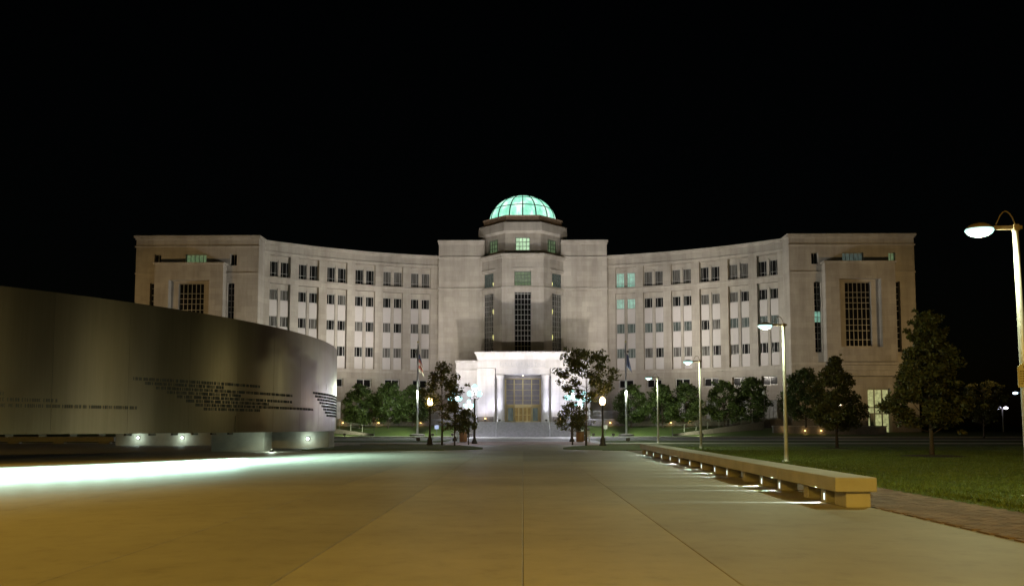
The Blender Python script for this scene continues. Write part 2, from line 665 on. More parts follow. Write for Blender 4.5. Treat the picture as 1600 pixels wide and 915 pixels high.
def verge(name, s):
    pts = [(2.3, 47.6), (3.0, 46.4), (4.5, 45.5), (7.0, 45.06), (46, 45.06), (46, 57.0), (6.4, 57.0), (4.4, 56.0), (3.2, 53.5), (2.4, 50)]
    pts = [(x, y) if x < 46 else (30 if s > 0 else 11.98, y) for x, y in pts]
    o = MB().prism([(s * x, y) for x, y in pts], -0.04, 0.035).build(name, M['lawn'])
    tag(o, kind='structure')


verge('left_verge', -1)
verge('right_verge', 1)
for s, nm in ((-1, 'left'), (1, 'right')):
    a, b = sorted((s * 6.62, s * 110))
    tag(MB().box(a, b, 62.4, 66.0, -0.05, 0.018).build(nm + '_sidewalk', M['walk']), kind='structure')
    tag(MB().box(a, b, 66.02, 76.4, -0.05, 0.030).build(nm + '_street_verge', M['lawn']), kind='structure')
    tag(MB().box(a, b, 76.42, 80.0, -0.05, 0.040).build(nm + '_street_pavement', M['walk']), kind='structure')
    tag(MB().box(a, b, 80.02, 80.22, -0.09, 0.040).build(nm + '_near_kerb', M['kerb']), kind='structure')
    tag(MB().box(a, b, 80.24, 96.0, -0.10, -0.03).build(nm + '_road', M['asphalt']), kind='structure')
    tag(MB().box(a, b, 96.02, 96.3, -0.09, 0.10).build(nm + '_far_kerb', M['kerb']), kind='structure')
    tag(MB().box(a, b, 96.32, 99.2, -0.05, 0.095).build(nm + '_far_pavement', M['walk']), kind='structure')

# sloping lawn before the courthouse
for s, nm in ((-1, 'left'), (1, 'right')):
    mb = MB()
    nx, ny = 40, 12
    for j in range(ny + 1):
        for i in range(nx + 1):
            x = 6.9 + (100 - 6.9) * i / nx
            y = 99.22 + (110.5 - 99.22) * j / ny
            t = j / ny
            k = min(1, max(0, (40 - x) / 12.0))
            z = 0.10 + (0.45 + 0.85 * k) * (t * t * (3 - 2 * t))
            mb.v.append((s * x, y, z))
    for j in range(ny):
        for i in range(nx):
            a = j * (nx + 1) + i
            mb.f.append((a, a + 1, a + nx + 2, a + nx + 1))
    tag(mb.build(nm + '_courthouse_lawn', M['lawn'], smooth=True), kind='structure')
    mb = MB()
    a, b = sorted((s * 9.1, s * 34.5))
    tag(mb.box(a, b, 109.6, 126, -0.1, 2.0).build(nm + '_terrace', M['walk']), kind='structure')

# brick paver strip beside the lawn
strip = MB().box(5.64, 7.6, -14, 46, -0.05, -0.02).build('paver_strip', M['joint'])
tag(strip, kind='structure')
pmesh = MB().bevbox(-0.097, 0.097, -0.047, 0.047, 0.0, 0.055, 0.006).mesh('paver', M['paver'])
rest = MB()
cells = []
for bx in range(0, 20):
    for by in range(0, 112):
        x = 5.74 + bx * 0.1
        y = 6.0 + by * 0.1
        k = (bx - by) % 4
        if k == 0:
            cells.append((x + 0.05, y, 0.0))       # horizontal brick covering 2 cells in x
        elif k == 3:
            cells.append((x, y + 0.05, PI / 2))
cells = [c for c in cells if 5.74 <= c[0] <= 7.5]
vis = [c for c in cells if c[1] > 8.6 and c[0] < 0.615 * c[1] + 0.2]
vis.sort(key=lambda c: c[1])
visset = set(vis[:300])
for (x, y, a) in cells:
    dz = random.uniform(-0.003, 0.003)
    if (x, y, a) in visset:
        put('paver', pmesh, strip, (x, y, -0.052 + dz), a + random.uniform(-0.02, 0.02))
    else:
        if a == 0:
            rest.box(x - 0.097, x + 0.097, y - 0.047, y + 0.047, -0.03, 0.002 + dz)
        else:
            rest.box(x - 0.047, x + 0.047, y - 0.097, y + 0.097, -0.03, 0.002 + dz)
ro = rest.build('paver_field', M['paver'], strip)
tag(ro, kind='stuff')
# paver strip beyond the near field (behind the bench)
tag(MB().box(5.66, 7.58, 17.25, 45.9, -0.03, 0.001).build('far_paver_field', M['paver'], strip), kind='stuff')

# grass blades on the near lawn
rng = np.random.default_rng(3)


def blades(name, n, xr, yr, label, hmin, hmax, keep=None, zbase=0.004):
    x = rng.uniform(*xr, n)
    y = yr[0] + (yr[1] - yr[0]) * rng.random(n) ** 1.6
    if keep is not None:
        k = keep(x, y)
        x, y = x[k], y[k]
    n = len(x)
    h = rng.uniform(hmin, hmax, n) * (1 + 0.012 * y)
    w = rng.uniform(0.004, 0.008, n) * (1 + 0.06 * y)
    a = rng.uniform(0, 2 * PI, n)
    lx, ly = rng.normal(0, 0.45, n) * h, rng.normal(0, 0.45, n) * h
    v = np.empty((n, 3, 3), np.float32)
    v[:, 0] = np.stack([x - w * np.cos(a), y - w * np.sin(a), np.full(n, zbase)], 1)
    v[:, 1] = np.stack([x + w * np.cos(a), y + w * np.sin(a), np.full(n, zbase)], 1)
    v[:, 2] = np.stack([x + lx, y + ly, zbase + h], 1)
    me = bpy.data.meshes.new(name)
    me.vertices.add(3 * n)
    me.vertices.foreach_set('co', v.reshape(-1))
    me.loops.add(3 * n)
    me.loops.foreach_set('vertex_index', np.arange(3 * n, dtype=np.int32))
    me.polygons.add(n)
    me.polygons.foreach_set('loop_start', np.arange(0, 3 * n, 3, dtype=np.int32))
    me.polygons.foreach_set('loop_total', np.full(n, 3, np.int32))
    me.materials.append(M['grass_blade'])
    me.update()
    me.validate()
    o = put(name, me)
    tag(o, label, 'grass', kind='stuff')


blades('lawn_grass', 420000, (7.55, 36), (9.5, 52), 'mown green grass on the lawn right of the bench', 0.016, 0.042,
       lambda x, y: (x < 0.66 * y + 1.0) & (x > 0.15 * y))

# ------------------------------------------------------------------ courthouse
court = empty('courthouse', (0, 118, 0))
tag(court, 'large pale limestone courthouse with concave wings and a glowing green glass dome', 'courthouse')
COFF = -118.0


class CB(MB):
    """mesh builder for courthouse parts: given in world metres, stored relative to the Empty"""
    def build(self, name, mat, parent=None, smooth=False):
        self.v = [(x, y + COFF, z) for x, y, z in self.v]
        return super().build(name, mat, parent or court, smooth)


def wallgrid(mb, fmap, u0, u1, z0, z1, openings, depth, extra=()):
    us = sorted(set([u0, u1] + [o[0] for o in openings] + [o[1] for o in openings] + list(extra)))
    zs = sorted(set([z0, z1] + [o[2] for o in openings] + [o[3] for o in openings]))
    for i in range(len(us) - 1):
        um = (us[i] + us[i + 1]) / 2
        for k in range(len(zs) - 1):
            zm = (zs[k] + zs[k + 1]) / 2
            if any(o[0] < um < o[1] and o[2] < zm < o[3] for o in openings):
                continue
            mb.quad(fmap(us[i], 0, zs[k]), fmap(us[i + 1], 0, zs[k]), fmap(us[i + 1], 0, zs[k + 1]), fmap(us[i], 0, zs[k + 1]))
    for (a, b, c, d) in openings:
        mb.quad(fmap(a, 0, c), fmap(a, 0, d), fmap(a, depth, d), fmap(a, depth, c))
        mb.quad(fmap(b, 0, c), fmap(b, 0, d), fmap(b, depth, d), fmap(b, depth, c))
        mb.quad(fmap(a, 0, c), fmap(b, 0, c), fmap(b, depth, c), fmap(a, depth, c))
        mb.quad(fmap(a, 0, d), fmap(b, 0, d), fmap(b, depth, d), fmap(a, depth, d))


def fbox(mb, fmap, u0, u1, d0, d1, z0, z1, n=1):
    for i in range(n):
        a = u0 + (u1 - u0) * i / n
        b = u0 + (u1 - u0) * (i + 1) / n
        mb.hexa([fmap(a, d0, z0), fmap(b, d0, z0), fmap(b, d1, z0), fmap(a, d1, z0),
                 fmap(a, d0, z1), fmap(b, d0, z1), fmap(b, d1, z1), fmap(a, d1, z1)])


def grid_window(w, z0, z1, cols, rows, fw=0.05, fd=0.07, colspec=None):
    """frame mesh, local: x centred, y=0 plane facing -y, z from z0"""
    h = z1 - z0
    mb = MB()
    mb.box(-w / 2, -w / 2 + fw, -fd, 0.02, 0, h)
    mb.box(w / 2 - fw, w / 2, -fd, 0.02, 0, h)
    mb.box(-w / 2 + fw, w / 2 - fw, -fd, 0.02, 0, fw)
    mb.box(-w / 2 + fw, w / 2 - fw, -fd, 0.02, h - fw, h)
    cs = colspec if colspec is not None else [-w / 2 + w * i / cols for i in range(1, cols)]
    for c in cs:
        mb.box(c - fw / 2, c + fw / 2, -fd * 0.9, 0.02, fw, h - fw)
    rs = rows if isinstance(rows, (list, tuple)) else [h * i / rows for i in range(1, rows)]
    edges = [-w / 2 + fw / 2] + list(cs) + [w / 2 - fw / 2]
    for r in rs:
        for a, b in zip(edges[:-1], edges[1:]):
            mb.box(a + fw / 2, b - fw / 2, -fd * 0.8, 0.02, r - fw / 2, r + fw / 2)
    return mb


def pane_mesh(w, h, mat):
    mb = MB()
    mb.box(-w / 2, w / 2, 0.03, 0.06, 0, h)
    return mb.mesh('pane', mat)


_wm = {}


def window(loc, rz, w, h, cols, rows, pane, frame='frame_grey', fw=0.05, colspec=None, name='window', label=None):
    key = (round(w, 3), round(h, 3), cols, str(rows), frame, fw, str(colspec))
    if key not in _wm:
        _wm[key] = grid_window(w, 0, h, cols, rows, fw, 0.07, colspec).mesh('window_frame', M[frame])
    k2 = (round(w, 3), round(h, 3), pane)
    if k2 not in _wm:
        _wm[k2] = pane_mesh(w - 0.02, h - 0.02, M[pane])
    o = put(name, _wm[key], court, (loc[0], loc[1] + COFF, loc[2]), rz)
    put('pane', _wm[k2], o, (0, 0, 0.01))
    if label:
        o['label'] = label
    return o


RW, YC = 56.0, 69.0
DEG = RW * PI / 180.0          # metres of arc per degree
bay_deg = [15.8 + 4.22 * i for i in range(6)]
BH = 1.47
rw_state = {0: ('glass_lit', 'glass_lit', 'glass_dim', 'glass_dim'), 1: ('glass_curtain', 'glass_dark', 'glass_dim', 'glass_dark'),
            2: ('glass_curtain', 'glass_dark', 'glass_dim', 'glass_dark'), 3: ('glass_dark', 'glass_curtain', 'glass_dark', 'glass_dark'),
            4: ('glass_curtain', 'glass_dark', 'glass_dim', 'glass_dark'), 5: ('glass_dark', 'glass_dark', 'glass_dim', 'glass_dark')}
lower_rows = [(18.75, 20.2), (15.07, 16.5), (11.35, 12.8)]
wspec = [-0.27, 0.27]
span_meshes = {}
for s in (-1, 1):
    def fm(u, d, z, s=s):
        a = u / RW
        return (s * (RW + d) * math.sin(a), YC + (RW + d) * math.cos(a), z)
    U0, U1 = 12.4 * DEG, 39.25 * DEG
    mb = CB()
    ops = []
    for b in bay_deg:
        c = b * DEG
        ops += [(c - BH, c + BH, 21.92, 24.9), (c - BH, c + BH, 9.56, 21.0), (c - 1.1, c + 1.1, 6.9, 8.15), (c - 0.95, c + 0.95, 2.35, 4.9)]
    wallgrid(mb, fm, U0, U1, 0.4, 26.5, ops, 0.55)
    for b in bay_deg:
        c = b * DEG

        def fm2(u, d, z, fm=fm):
            return fm(u, 0.55 + d, z)
        wallgrid(mb, fm2, c - BH, c + BH, 21.92, 24.9, [(c - 1.38, c - 0.22, 21.95, 24.12), (c + 0.22, c + 1.38, 21.95, 24.12)], 0.14)
        o2 = []
        for z0, z1 in lower_rows:
            o2 += [(c - 1.38, c - 0.22, z0, z1), (c + 0.22, c + 1.38, z0, z1)]
        wallgrid(mb, fm2, c - BH, c + BH, 9.56, 21.0, o2, 0.14)
    # central pier strip proud between the paired windows
    for b in bay_deg:
        c = b * DEG
        fbox(mb, fm, c - 0.17, c + 0.17, 0.38, 0.55, 9.58, 20.4)
        fbox(mb, fm, c - 0.17, c + 0.17, 0.38, 0.55, 21.94, 24.3)
    mb.build('wing_wall', M['limestone'])
    for nm, d0, d1, z0, z1 in (('coping', -0.30, 1.6, 26.5, 26.78), ('bed_moulding', -0.16, -0.002, 26.28, 26.498), ('cornice', -0.12, -0.002, 25.12, 25.34),
                               ('string_course', -0.10, -0.002, 21.52, 21.74), ('string_course', -0.12, -0.002, 9.05, 9.35),
                               ('string_course', -0.10, -0.002, 5.55, 5.75)):
        mb = CB()
        fbox(mb, fm, U0, U1, d0, d1, z0, z1, 14)
        mb.build(nm, M['limestone_trim'])
    mb = CB()
    fbox(mb, fm, U0, U1, 1.6, 18.0, 26.0, 26.4, 8)
    mb.build('wing_roof', M['roof'])
    mb = CB()
    fbox(mb, fm, U0, U1, 17.0, 18.0, 0.0, 25.99, 8)
    mb.build('rear_wall', M['limestone'])
    mb = CB()
    fbox(mb, fm, U0, U1, -0.14, 0.0, 1.0, 2.28, 14)
    mb.build('wing_plinth', M['granite'])
    for bi, b in enumerate(bay_deg):
        c = b * DEG
        rz = -s * R(b)
        st = rw_state[bi] if s > 0 else tuple(random.choice(('glass_dark', 'glass_dark', 'glass_curtain')) for _ in range(4))
        for du in (-0.8, 0.8):
            pt = fm(c + s * du, 0.63, 0)
            rzz = -s * (c + s * du) / RW
            lab = 'lit office window with a pale green glow' if st[0] == 'glass_lit' else None
            window((pt[0], pt[1], 21.96), rzz, 1.15, 2.15, 3, [0.55], st[0], fw=0.045, colspec=wspec, label=lab)
            for k, (z0, z1) in enumerate(lower_rows):
                pn = st[k + 1]
                if pn == 'glass_dark' and random.random() < 0.3:
                    pn = 'glass_curtain'
                lab = 'lit office window with a pale green glow' if pn == 'glass_lit' else None
                window((pt[0], pt[1], z0 + 0.005), rzz, 1.15, z1 - z0 - 0.01, 3, 1, pn, fw=0.05, colspec=wspec, label=lab)
            for (z0, z1) in ((16.53, 18.72), (12.83, 15.04), (9.62, 11.32)):
                key = round(z1 - z0, 2)
                if key not in span_meshes:
                    span_meshes[key] = MB().bevbox(-0.57, 0.57, -0.05, 0.06, 0, z1 - z0, 0.02).mesh('spandrel_panel', M['white_panel'])
                pp = fm(c + s * du, 0.53, 0)
                put('spandrel_panel', span_meshes[key], court, (pp[0], pp[1] + COFF, z0), rzz)
        pt = fm(c, 0.48, 0)
        window((pt[0], pt[1], 6.91), rz, 2.18, 1.23, 2, 1, 'glass_dark', fw=0.12, colspec=[0.0])
        lowp = 'glow_low' if (bi % 2 == (0 if s > 0 else 1)) else 'glow_lowdim'  # emissive panes stand in for the lit ground-floor wall sections
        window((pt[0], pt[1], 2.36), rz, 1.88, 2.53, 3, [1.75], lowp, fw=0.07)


def planar(p0, p1):
    p0 = np.array(p0, float)
    p1 = np.array(p1, float)
    t = (p1 - p0) / np.linalg.norm(p1 - p0)
    n = np.array([-t[1], t[0]])      # inward when p0->p1 runs left to right as seen from the front

    def f(u, d, z):
        q = p0 + t * u + n * d
        return (q[0], q[1], z)
    return f, float(np.linalg.norm(p1 - p0)), math.atan2(t[1], t[0])


# --- end pavilions
for s in (-1, 1):
    xa, xb = 35.35, 51.9
    YF = 109.7

    def X(a, b):
        return tuple(sorted((s * a, s * b)))
    f, L, rz = planar((X(xa, xb)[0], YF), (X(xa, xb)[1], YF))
    x0 = X(xa, xb)[0]

    def U(a, b):
        lo, hi = X(a, b)
        return lo - x0, hi - x0
    ops = []
    wins = []
    for (a, b) in ((38.3, 39.2), (42.4, 45.2), (48.5, 49.4)):
        u = U(a, b)
        ops.append((u[0], u[1], 22.75, 24.3))
        wins.append((u, 22.75, 24.3, 2 if b - a < 2 else 5))
    for (a, b) in ((38.55, 39.5), (48.95, 49.9)):
        u = U(a, b)
        ops.append((u[0], u[1], 11.0, 20.4))
        wins.append((u, 11.0, 20.4, 2))
    # recess behind the projecting frame and the entrance
    ops.append((*U(39.7, 48.75), 9.9, 22.6))
    ops.append((*U(45.2, 48.2), 0.35, 6.25))
    mb = CB()
    wallgrid(mb, f, 0, L, 0.3, 26.5, ops, 0.5)
    # inner and outer return walls
    mb.quad((s * xa, YF, 0.3), (s * xa, YF + 3.4, 0.3), (s * xa, YF + 3.4, 26.5), (s * xa, YF, 26.5))
    mb.quad((s * xb, YF, 0.3), (s * xb, YF + 16, 0.3), (s * xb, YF + 16, 26.5), (s * xb, YF, 26.5))
    mb.build('pavilion_wall', M['limestone'])
    # projecting frame with deep niche
    fx0, fx1 = X(39.66, 48.8)
    f2, L2, _ = planar((fx0, YF - 1.2), (fx1, YF - 1.2))
    mb = CB()
    nu = (X(41.5, 46.9)[0] - fx0, X(41.5, 46.9)[1] - fx0)
    wallgrid(mb, f2, 0, L2, 9.7, 22.7, [(nu[0], nu[1], 11.6, 20.6)], 0.9)
    mb.quad((fx0, YF - 1.2, 9.7), (fx0, YF, 9.7), (fx0, YF, 22.7), (fx0, YF - 1.2, 22.7))
    mb.quad((fx1, YF - 1.2, 9.7), (fx1, YF, 9.7), (fx1, YF, 22.7), (fx1, YF - 1.2, 22.7))
    f3, L3, _ = planar((X(41.5, 46.9)[0], YF - 0.3), (X(41.5, 46.9)[1], YF - 0.3))
    wallgrid(mb, f3, 0, L3, 11.6, 20.6, [(1.0, L3 - 1.0, 11.75, 20.3)], 0.35)
    mb.build('pavilion_frame', M['limestone'])
    pa, pb = X(xa, xb)
    for nm, bx in (('frame_cornice', (fx0 - 0.2, fx1 + 0.2, YF - 1.42, YF + 0.02, 22.7, 22.92)),
                   ('coping', (pa - 0.25, pb + 0.25, YF - 0.30, YF + 16, 26.5, 26.78)),
                   ('bed_moulding', (pa - 0.1, pb + 0.1, YF - 0.14, YF - 0.002, 26.25, 26.48)),
                   ('cornice', (pa - 0.1, pb + 0.1, YF - 0.12, YF - 0.002, 25.2, 25.4)),
                   ('string_course', (*X(xa - 0.05, 39.6), YF - 0.12, YF - 0.002, 21.55, 21.77)),
                   ('string_course', (*X(48.9, xb + 0.05), YF - 0.12, YF - 0.002, 21.55, 21.77)),
                   ('string_course', (pa - 0.05, pb + 0.05, YF - 0.22, YF - 0.002, 9.3, 9.66)),
                   ('entrance_frieze', (*X(40.6, 50.4), YF - 1.0, YF - 0.24, 8.55, 9.25)),
                   ('entrance_architrave', (*X(40.75, 50.25), YF - 0.8, YF - 0.004, 7.85, 8.54)),
                   ('entrance_cornice', (*X(40.4, 50.6), YF - 1.25, YF - 0.24, 9.28, 9.62))):
        mb = CB()
        mb.box(*bx)
        mb.build(nm, M['limestone_trim'])
    for a, b in ((xa - 0.1, 45.15), (48.25, xb + 0.1)):
        mb = CB()
        mb.box(*X(a, b), YF - 0.16, YF - 0.003, 0.3, 2.1)
        mb.build('plinth', M['granite'])
    for (u, z0, z1, nc) in wins:
        w = u[1] - u[0]
        h = z1 - z0
        cx = x0 + (u[0] + u[1]) / 2
        if h > 5:
            rows = [0.55, 1.8, 2.6, 3.4, 4.3, 5.5, 6.2, 7.0, 7.8, 8.7]
            window((cx, YF + 0.42, z0), 0, w, h, nc, rows, 'glass_dark', fw=0.06)
        else:
            pn = 'glass_dark'
            if nc == 5:
                pn = 'glass_green' if s < 0 else 'glass_dim'
            elif s > 0 and cx > 47:
                pn = 'glass_green'
            window((cx, YF + 0.42, z0), 0, w, h, nc, 1, pn, fw=0.06)
    if s > 0:
        window((39.025, YF + 0.36, 15.0), 0, 0.9, 1.5, 2, [0.75], 'glass_lit', fw=0.06, label='single lit window in the dark tall slot')
    cx = (X(42.5, 45.9)[0] + X(42.5, 45.9)[1]) / 2
    window((cx, YF + 0.02, 11.76), 0, 3.38, 8.52, 6, [0.9, 2.1, 2.85, 3.65, 5.0, 5.8, 6.5, 7.2], 'glass_dark', fw=0.07)
    # roof
    mb = CB()
    mb.box(X(xa + 0.3, xb - 0.3)[0], X(xa + 0.3, xb - 0.3)[1], YF + 0.6, YF + 15.8, 25.8, 26.2)
    mb.build('pavilion_roof', M['roof'])
    mb = CB()
    mb.box(X(xa, xb)[0], X(xa, xb)[1], YF + 15.5, YF + 16, 0.3, 26.48)
    mb.build('rear_wall', M['limestone'])
    # entrance glazing
    ecx = (X(45.2, 48.2)[0] + X(45.2, 48.2)[1]) / 2
    window((ecx, YF + 0.42, 0.36), 0, 2.98, 5.87, 3, [2.6, 3.4], 'glass_entry' if s > 0 else 'glass_dark', 'frame_dark', fw=0.16,
           name='entrance_glazing', label='glowing yellow-green glazed side entrance' if s > 0 else None)
    if s > 0:
        for a, b in ((45.32, 45.72), (47.75, 48.1)):
            mb = CB()
            mb.box(a, b, YF - 0.5, YF - 0.2, 0.35, 2.9)
            mb.build('door_jamb', M['frame_dark'])

# --- central block
for s in (-1, 1):
    xa, xb = 5.6, 12.35

    def X(a, b):
        return tuple(sorted((s * a, s * b)))
    mb = CB()
    mb.box(*X(xa, xb), 121, 136, 0.3, 28.3)
    mb.build('central_block_wall', M['limestone'])
    for nm, bx in (('coping', (*X(xa, xb + 0.18), 120.8, 136.2, 28.302, 28.6)), ('bed_moulding', (*X(xa, xb + 0.1), 120.88, 120.998, 28.0, 28.28)),
                   ('string_course', (*X(xa, xb + 0.12), 120.86, 120.998, 25.95, 26.17)), ('string_course', (*X(xa, xb + 0.12), 120.86, 120.998, 21.3, 21.52)),
                   ('string_course', (*X(xb + 0.002, xb + 0.12), 121, 124, 25.95, 26.17)), ('string_course', (*X(xb + 0.002, xb + 0.12), 121, 124, 21.3, 21.52))):
        mb = CB()
        mb.box(*bx)
        mb.build(nm, M['limestone_trim'])


def octa(c, half, n=8):
    r = half / math.cos(PI / 8)
    return [(c[0] + r * math.cos(PI / 8 + 2 * PI * i / 8), c[1] + r * math.sin(PI / 8 + 2 * PI * i / 8)) for i in range(8)]


TC = (0.0, 125.2)


def tower_faces(half):
    P = octa(TC, half)
    # front three faces as (left, right) seen from the front
    hw = half * math.tan(PI / 8)
    fr = ((-hw, TC[1] - half), (hw, TC[1] - half))
    lf = ((-half, TC[1] - hw), (-hw, TC[1] - half))
    rf = ((hw, TC[1] - half), (half, TC[1] - hw))
    return [lf, fr, rf]


mb = CB()
mbw = []
for k, (a, b) in enumerate(tower_faces(7.2)):
    f, L, rz = planar(a, b)
    c = L / 2
    ops = [(c - 1.2, c + 1.2, 11.2, 20.5), (c - 1.2, c + 1.2, 21.4, 23.5)]
    wallgrid(mb, f, 0, L, 0.3, 25.7, ops, 0.55)
    pt = f(c, 0.5, 0)
    rows = [0.75 * i for i in range(1, 13) if 0.75 * i < 9.1]
    window((pt[0], pt[1], 11.22), rz, 2.38, 9.26, 5, rows, 'glass_dark' if k == 1 else 'glass_curtain', 'frame_grey', fw=0.06)
    window((pt[0], pt[1], 21.42), rz, 2.38, 2.06, 5, [0.5, 1.05, 1.55], 'glass_green' if k == 1 else 'glass_dim', 'frame_dark', fw=0.06)
    if k != 1:
        uu = c + (0.95 if k == 0 else -0.95)
        for zz in (21.75, 17.6, 13.9):
            q = f(uu, 0.34, 0)
            m2 = MB().box(-0.14, 0.14, -0.08, 0.05, 0, 0.55 if zz < 20 else 0.35)
            m2.lathe([(0.05, -0.25), (0.10, -0.2), (0.12, -0.02)], 0, 0, 8)
            o = put('wall_lamp', m2.mesh('wall_lamp', M['lamp_yellow']), court, (q[0], q[1] + COFF, zz), rz)
mb.build('tower_wall', M['limestone'])
CB().prism(octa(TC, 7.5), 25.72, 26.0).build('tower_coping', M['limestone_trim'])
CB().prism(octa(TC, 7.35), 25.4, 25.71).build('tower_cornice', M['limestone_trim'])
for (a, b) in tower_faces(7.2):
    f, L, rz = planar(a, b)
    mb = CB()
    fbox(mb, f, 0.02, L - 0.02, -0.09, -0.002, 21.0, 21.2)
    mb.build('string_course', M['limestone_trim'])
    mb = CB()
    fbox(mb, f, L / 2 - 1.55, L / 2 + 1.55, -0.09, -0.002, 23.75, 23.95)
    mb.build('window_hood', M['limestone_trim'])
mb = CB()
for k, (a, b) in enumerate(tower_faces(6.2)):
    f, L, rz = planar(a, b)
    c = L / 2
    wallgrid(mb, f, 0, L, 26.0, 29.3, [(c - 1.05, c + 1.05, 26.7, 28.65)], 0.45)
    pt = f(c, 0.4, 0)
    window((pt[0], pt[1], 26.72), rz, 2.08, 1.91, 4, [0.62, 1.25], 'glass_bright' if k == 1 else 'glass_green', 'frame_dark', fw=0.07,
           label='brightly lit square window below the dome' if k == 1 else None)
mb.build('drum_wall', M['limestone'])
mb = CB()
P8 = octa(TC, 5.4)
mb.prism(P8, 26.0, 29.6)
mb.build('drum_core', M['limestone'])
mb = CB()
o8a, o8b = octa(TC, 6.3), octa(TC, 6.62)
n = len(mb.v)
mb.v += [(x, y, 29.2) for x, y in o8a] + [(x, y, 29.5) for x, y in o8b] + [(x, y, 30.75) for x, y in octa(TC, 6.55)] + [(x, y, 30.95) for x, y in octa(TC, 6.3)]
for r in range(3):
    for i in range(8):
        j = (i + 1) % 8
        mb.f.append((n + r * 8 + i, n + r * 8 + j, n + r * 8 + 8 + j, n + r * 8 + 8 + i))
mb.f.append(tuple(n + 24 + i for i in range(8)))
mb.f.append(tuple(n + 7 - i for i in range(8)))
mb.build('drum_cornice', M['limestone_trim'])
CB().prism(octa(TC, 5.75), 30.96, 31.7).build('dome_base', M['copper_ring'])
CB().prism(octa(TC, 5.95), 31.71, 31.95).build('dome_ring', M['copper_ring'])
# dome: ribs, rings and lit panes
RD, ZB, HD = 5.15, 31.96, 4.32
dome = CB()
NS, NR = 16, 3


def dp(i, k, off=0.0, kf=None):
    a = PI / 2 + 2 * PI * i / NS
    t = (k if kf is None else kf) * (PI / 2) / (NR + 0.35)
    r = (RD + off) * math.cos(t)
    return (TC[0] + r * math.cos(a), TC[1] + r * math.sin(a), ZB + (HD + off) * math.sin(t))


for i in range(NS):
    for kk in range(8):
        k0, k1 = NR * kk / 8, NR * (kk + 1) / 8
        a, b = dp(i - 0.045, 0, 0.04, k0), dp(i + 0.045, 0, 0.04, k0)
        c, d = dp(i + 0.045, 0, 0.04, k1), dp(i - 0.045, 0, 0.04, k1)
        a2, b2 = dp(i - 0.045, 0, -0.12, k0), dp(i + 0.045, 0, -0.12, k0)
        c2, d2 = dp(i + 0.045, 0, -0.12, k1), dp(i - 0.045, 0, -0.12, k1)
        dome.hexa([a2, b2, c2, d2, a, b, c, d])
for k in range(0, NR + 1):
    for i in range(NS):
        for h in range(2):
            i0, i1 = i + h / 2, i + h / 2 + 0.5
            dome.hexa([dp(i0, 0, -0.10, k - 0.03), dp(i1, 0, -0.10, k - 0.03), dp(i1, 0, -0.10, k + 0.03), dp(i0, 0, -0.10, k + 0.03),
                       dp(i0, 0, 0.02, k - 0.03), dp(i1, 0, 0.02, k - 0.03), dp(i1, 0, 0.02, k + 0.03), dp(i0, 0, 0.02, k + 0.03)])
domeo = dome.build('dome_frame', M['dome_rib'])
domeo['label'] = 'green metal ribs of the glowing glass dome'
mb = CB()
mb.lathe([(0.95, ZB + HD - 0.12), (0.9, ZB + HD + 0.02), (0.6, ZB + HD + 0.22), (0.2, ZB + HD + 0.3)], TC[0], TC[1], 16)
o = mb.build('dome_cap', M['copper_ring'])
for i in range(NS):
    for k in range(NR):
        pm = MB()
        n = 0
        G = 3
        pts = []
        for b in range(G + 1):
            for a in range(G + 1):
                q = dp(i + 0.04 + 0.92 * a / G, 0, -0.03, k + 0.03 + 0.94 * b / G)
                pts.append((q[0], q[1] + COFF, q[2]))
        pm.v = pts
        for b in range(G):
            for a in range(G):
                q = b * (G + 1) + a
                pm.f.append((q, q + 1, q + G + 2, q + G + 1))
        pm.build('pane', M['dome_glass'], domeo, smooth=True)

# --- entrance portico
ZF = 1.85
YP = 110.0
for s in (-1, 1):
    CB().box(*sorted((s * 3.75, s * 6.0)), YP, 117.9, ZF + 0.02, 7.95).build('portico_pier', M['white_stone'])
    CB().box(*sorted((s * 3.68, s * 6.06)), YP - 0.06, 117.9, 7.96, 8.95).build('pier_capital', M['white_stone'])
    CB().box(*sorted((s * 4.86, s * 4.90)), YP - 0.012, YP - 0.001, ZF + 0.75, 7.9).build('pier_joint', M['step_stone'])
CB().box(-6.02, 6.02, YP + 0.02, 117.9, 8.97, 10.1).build('portico_frieze', M['white_stone'])
CB().box(-3.6, 3.6, YP + 0.18, YP + 1.6, 8.2, 8.96).build('portico_architrave', M['white_stone'])
mb = CB()
pf = [(0.0, 10.11), (0.06, 10.3), (0.22, 10.75), (0.34, 10.95), (0.40, 10.97), (0.40, 11.15)]
for (a, z0), (b, z1) in zip(pf[:-1], pf[1:]):
    n = len(mb.v)
    mb.v += [(-6.02 - a, YP - a, z0), (6.02 + a, YP - a, z0), (6.02 + a, 117.9, z0), (-6.02 - a, 117.9, z0),
             (-6.02 - b, YP - b, z1), (6.02 + b, YP - b, z1), (6.02 + b, 117.9, z1), (-6.02 - b, 117.9, z1)]
    for q in ((0, 1, 5, 4), (1, 2, 6, 5), (3, 0, 4, 7)):
        mb.f.append(tuple(n + i for i in q))
mb.quad((-6.42, YP - 0.4, 11.15), (6.42, YP - 0.4, 11.15), (6.42, 117.9, 11.15), (-6.42, 117.9, 11.15))
mb.build('portico_cornice', M['white_stone'])
# frieze inscription
cu = bpy.data.curves.new('inscription', 'FONT')
cu.body = 'HALL OF JUSTICE'
cu.size = 0.92
cu.align_x = 'CENTER'
cu.extrude = 0.012
cu.space_character = 1.12
cu.materials.append(simple('carved_letter', (0.42, 0.41, 0.42), 0.8))
tmp = bpy.data.objects.new('inscription_curve', cu)
im = bpy.data.meshes.new_from_object(tmp)
bpy.data.objects.remove(tmp)
to = put('inscription', im, court)
to.location = (0, YP + 0.012 + COFF, 9.22)
to.rotation_euler = (R(90), 0, 0)
to.scale = (0.78, 0.85, 1)
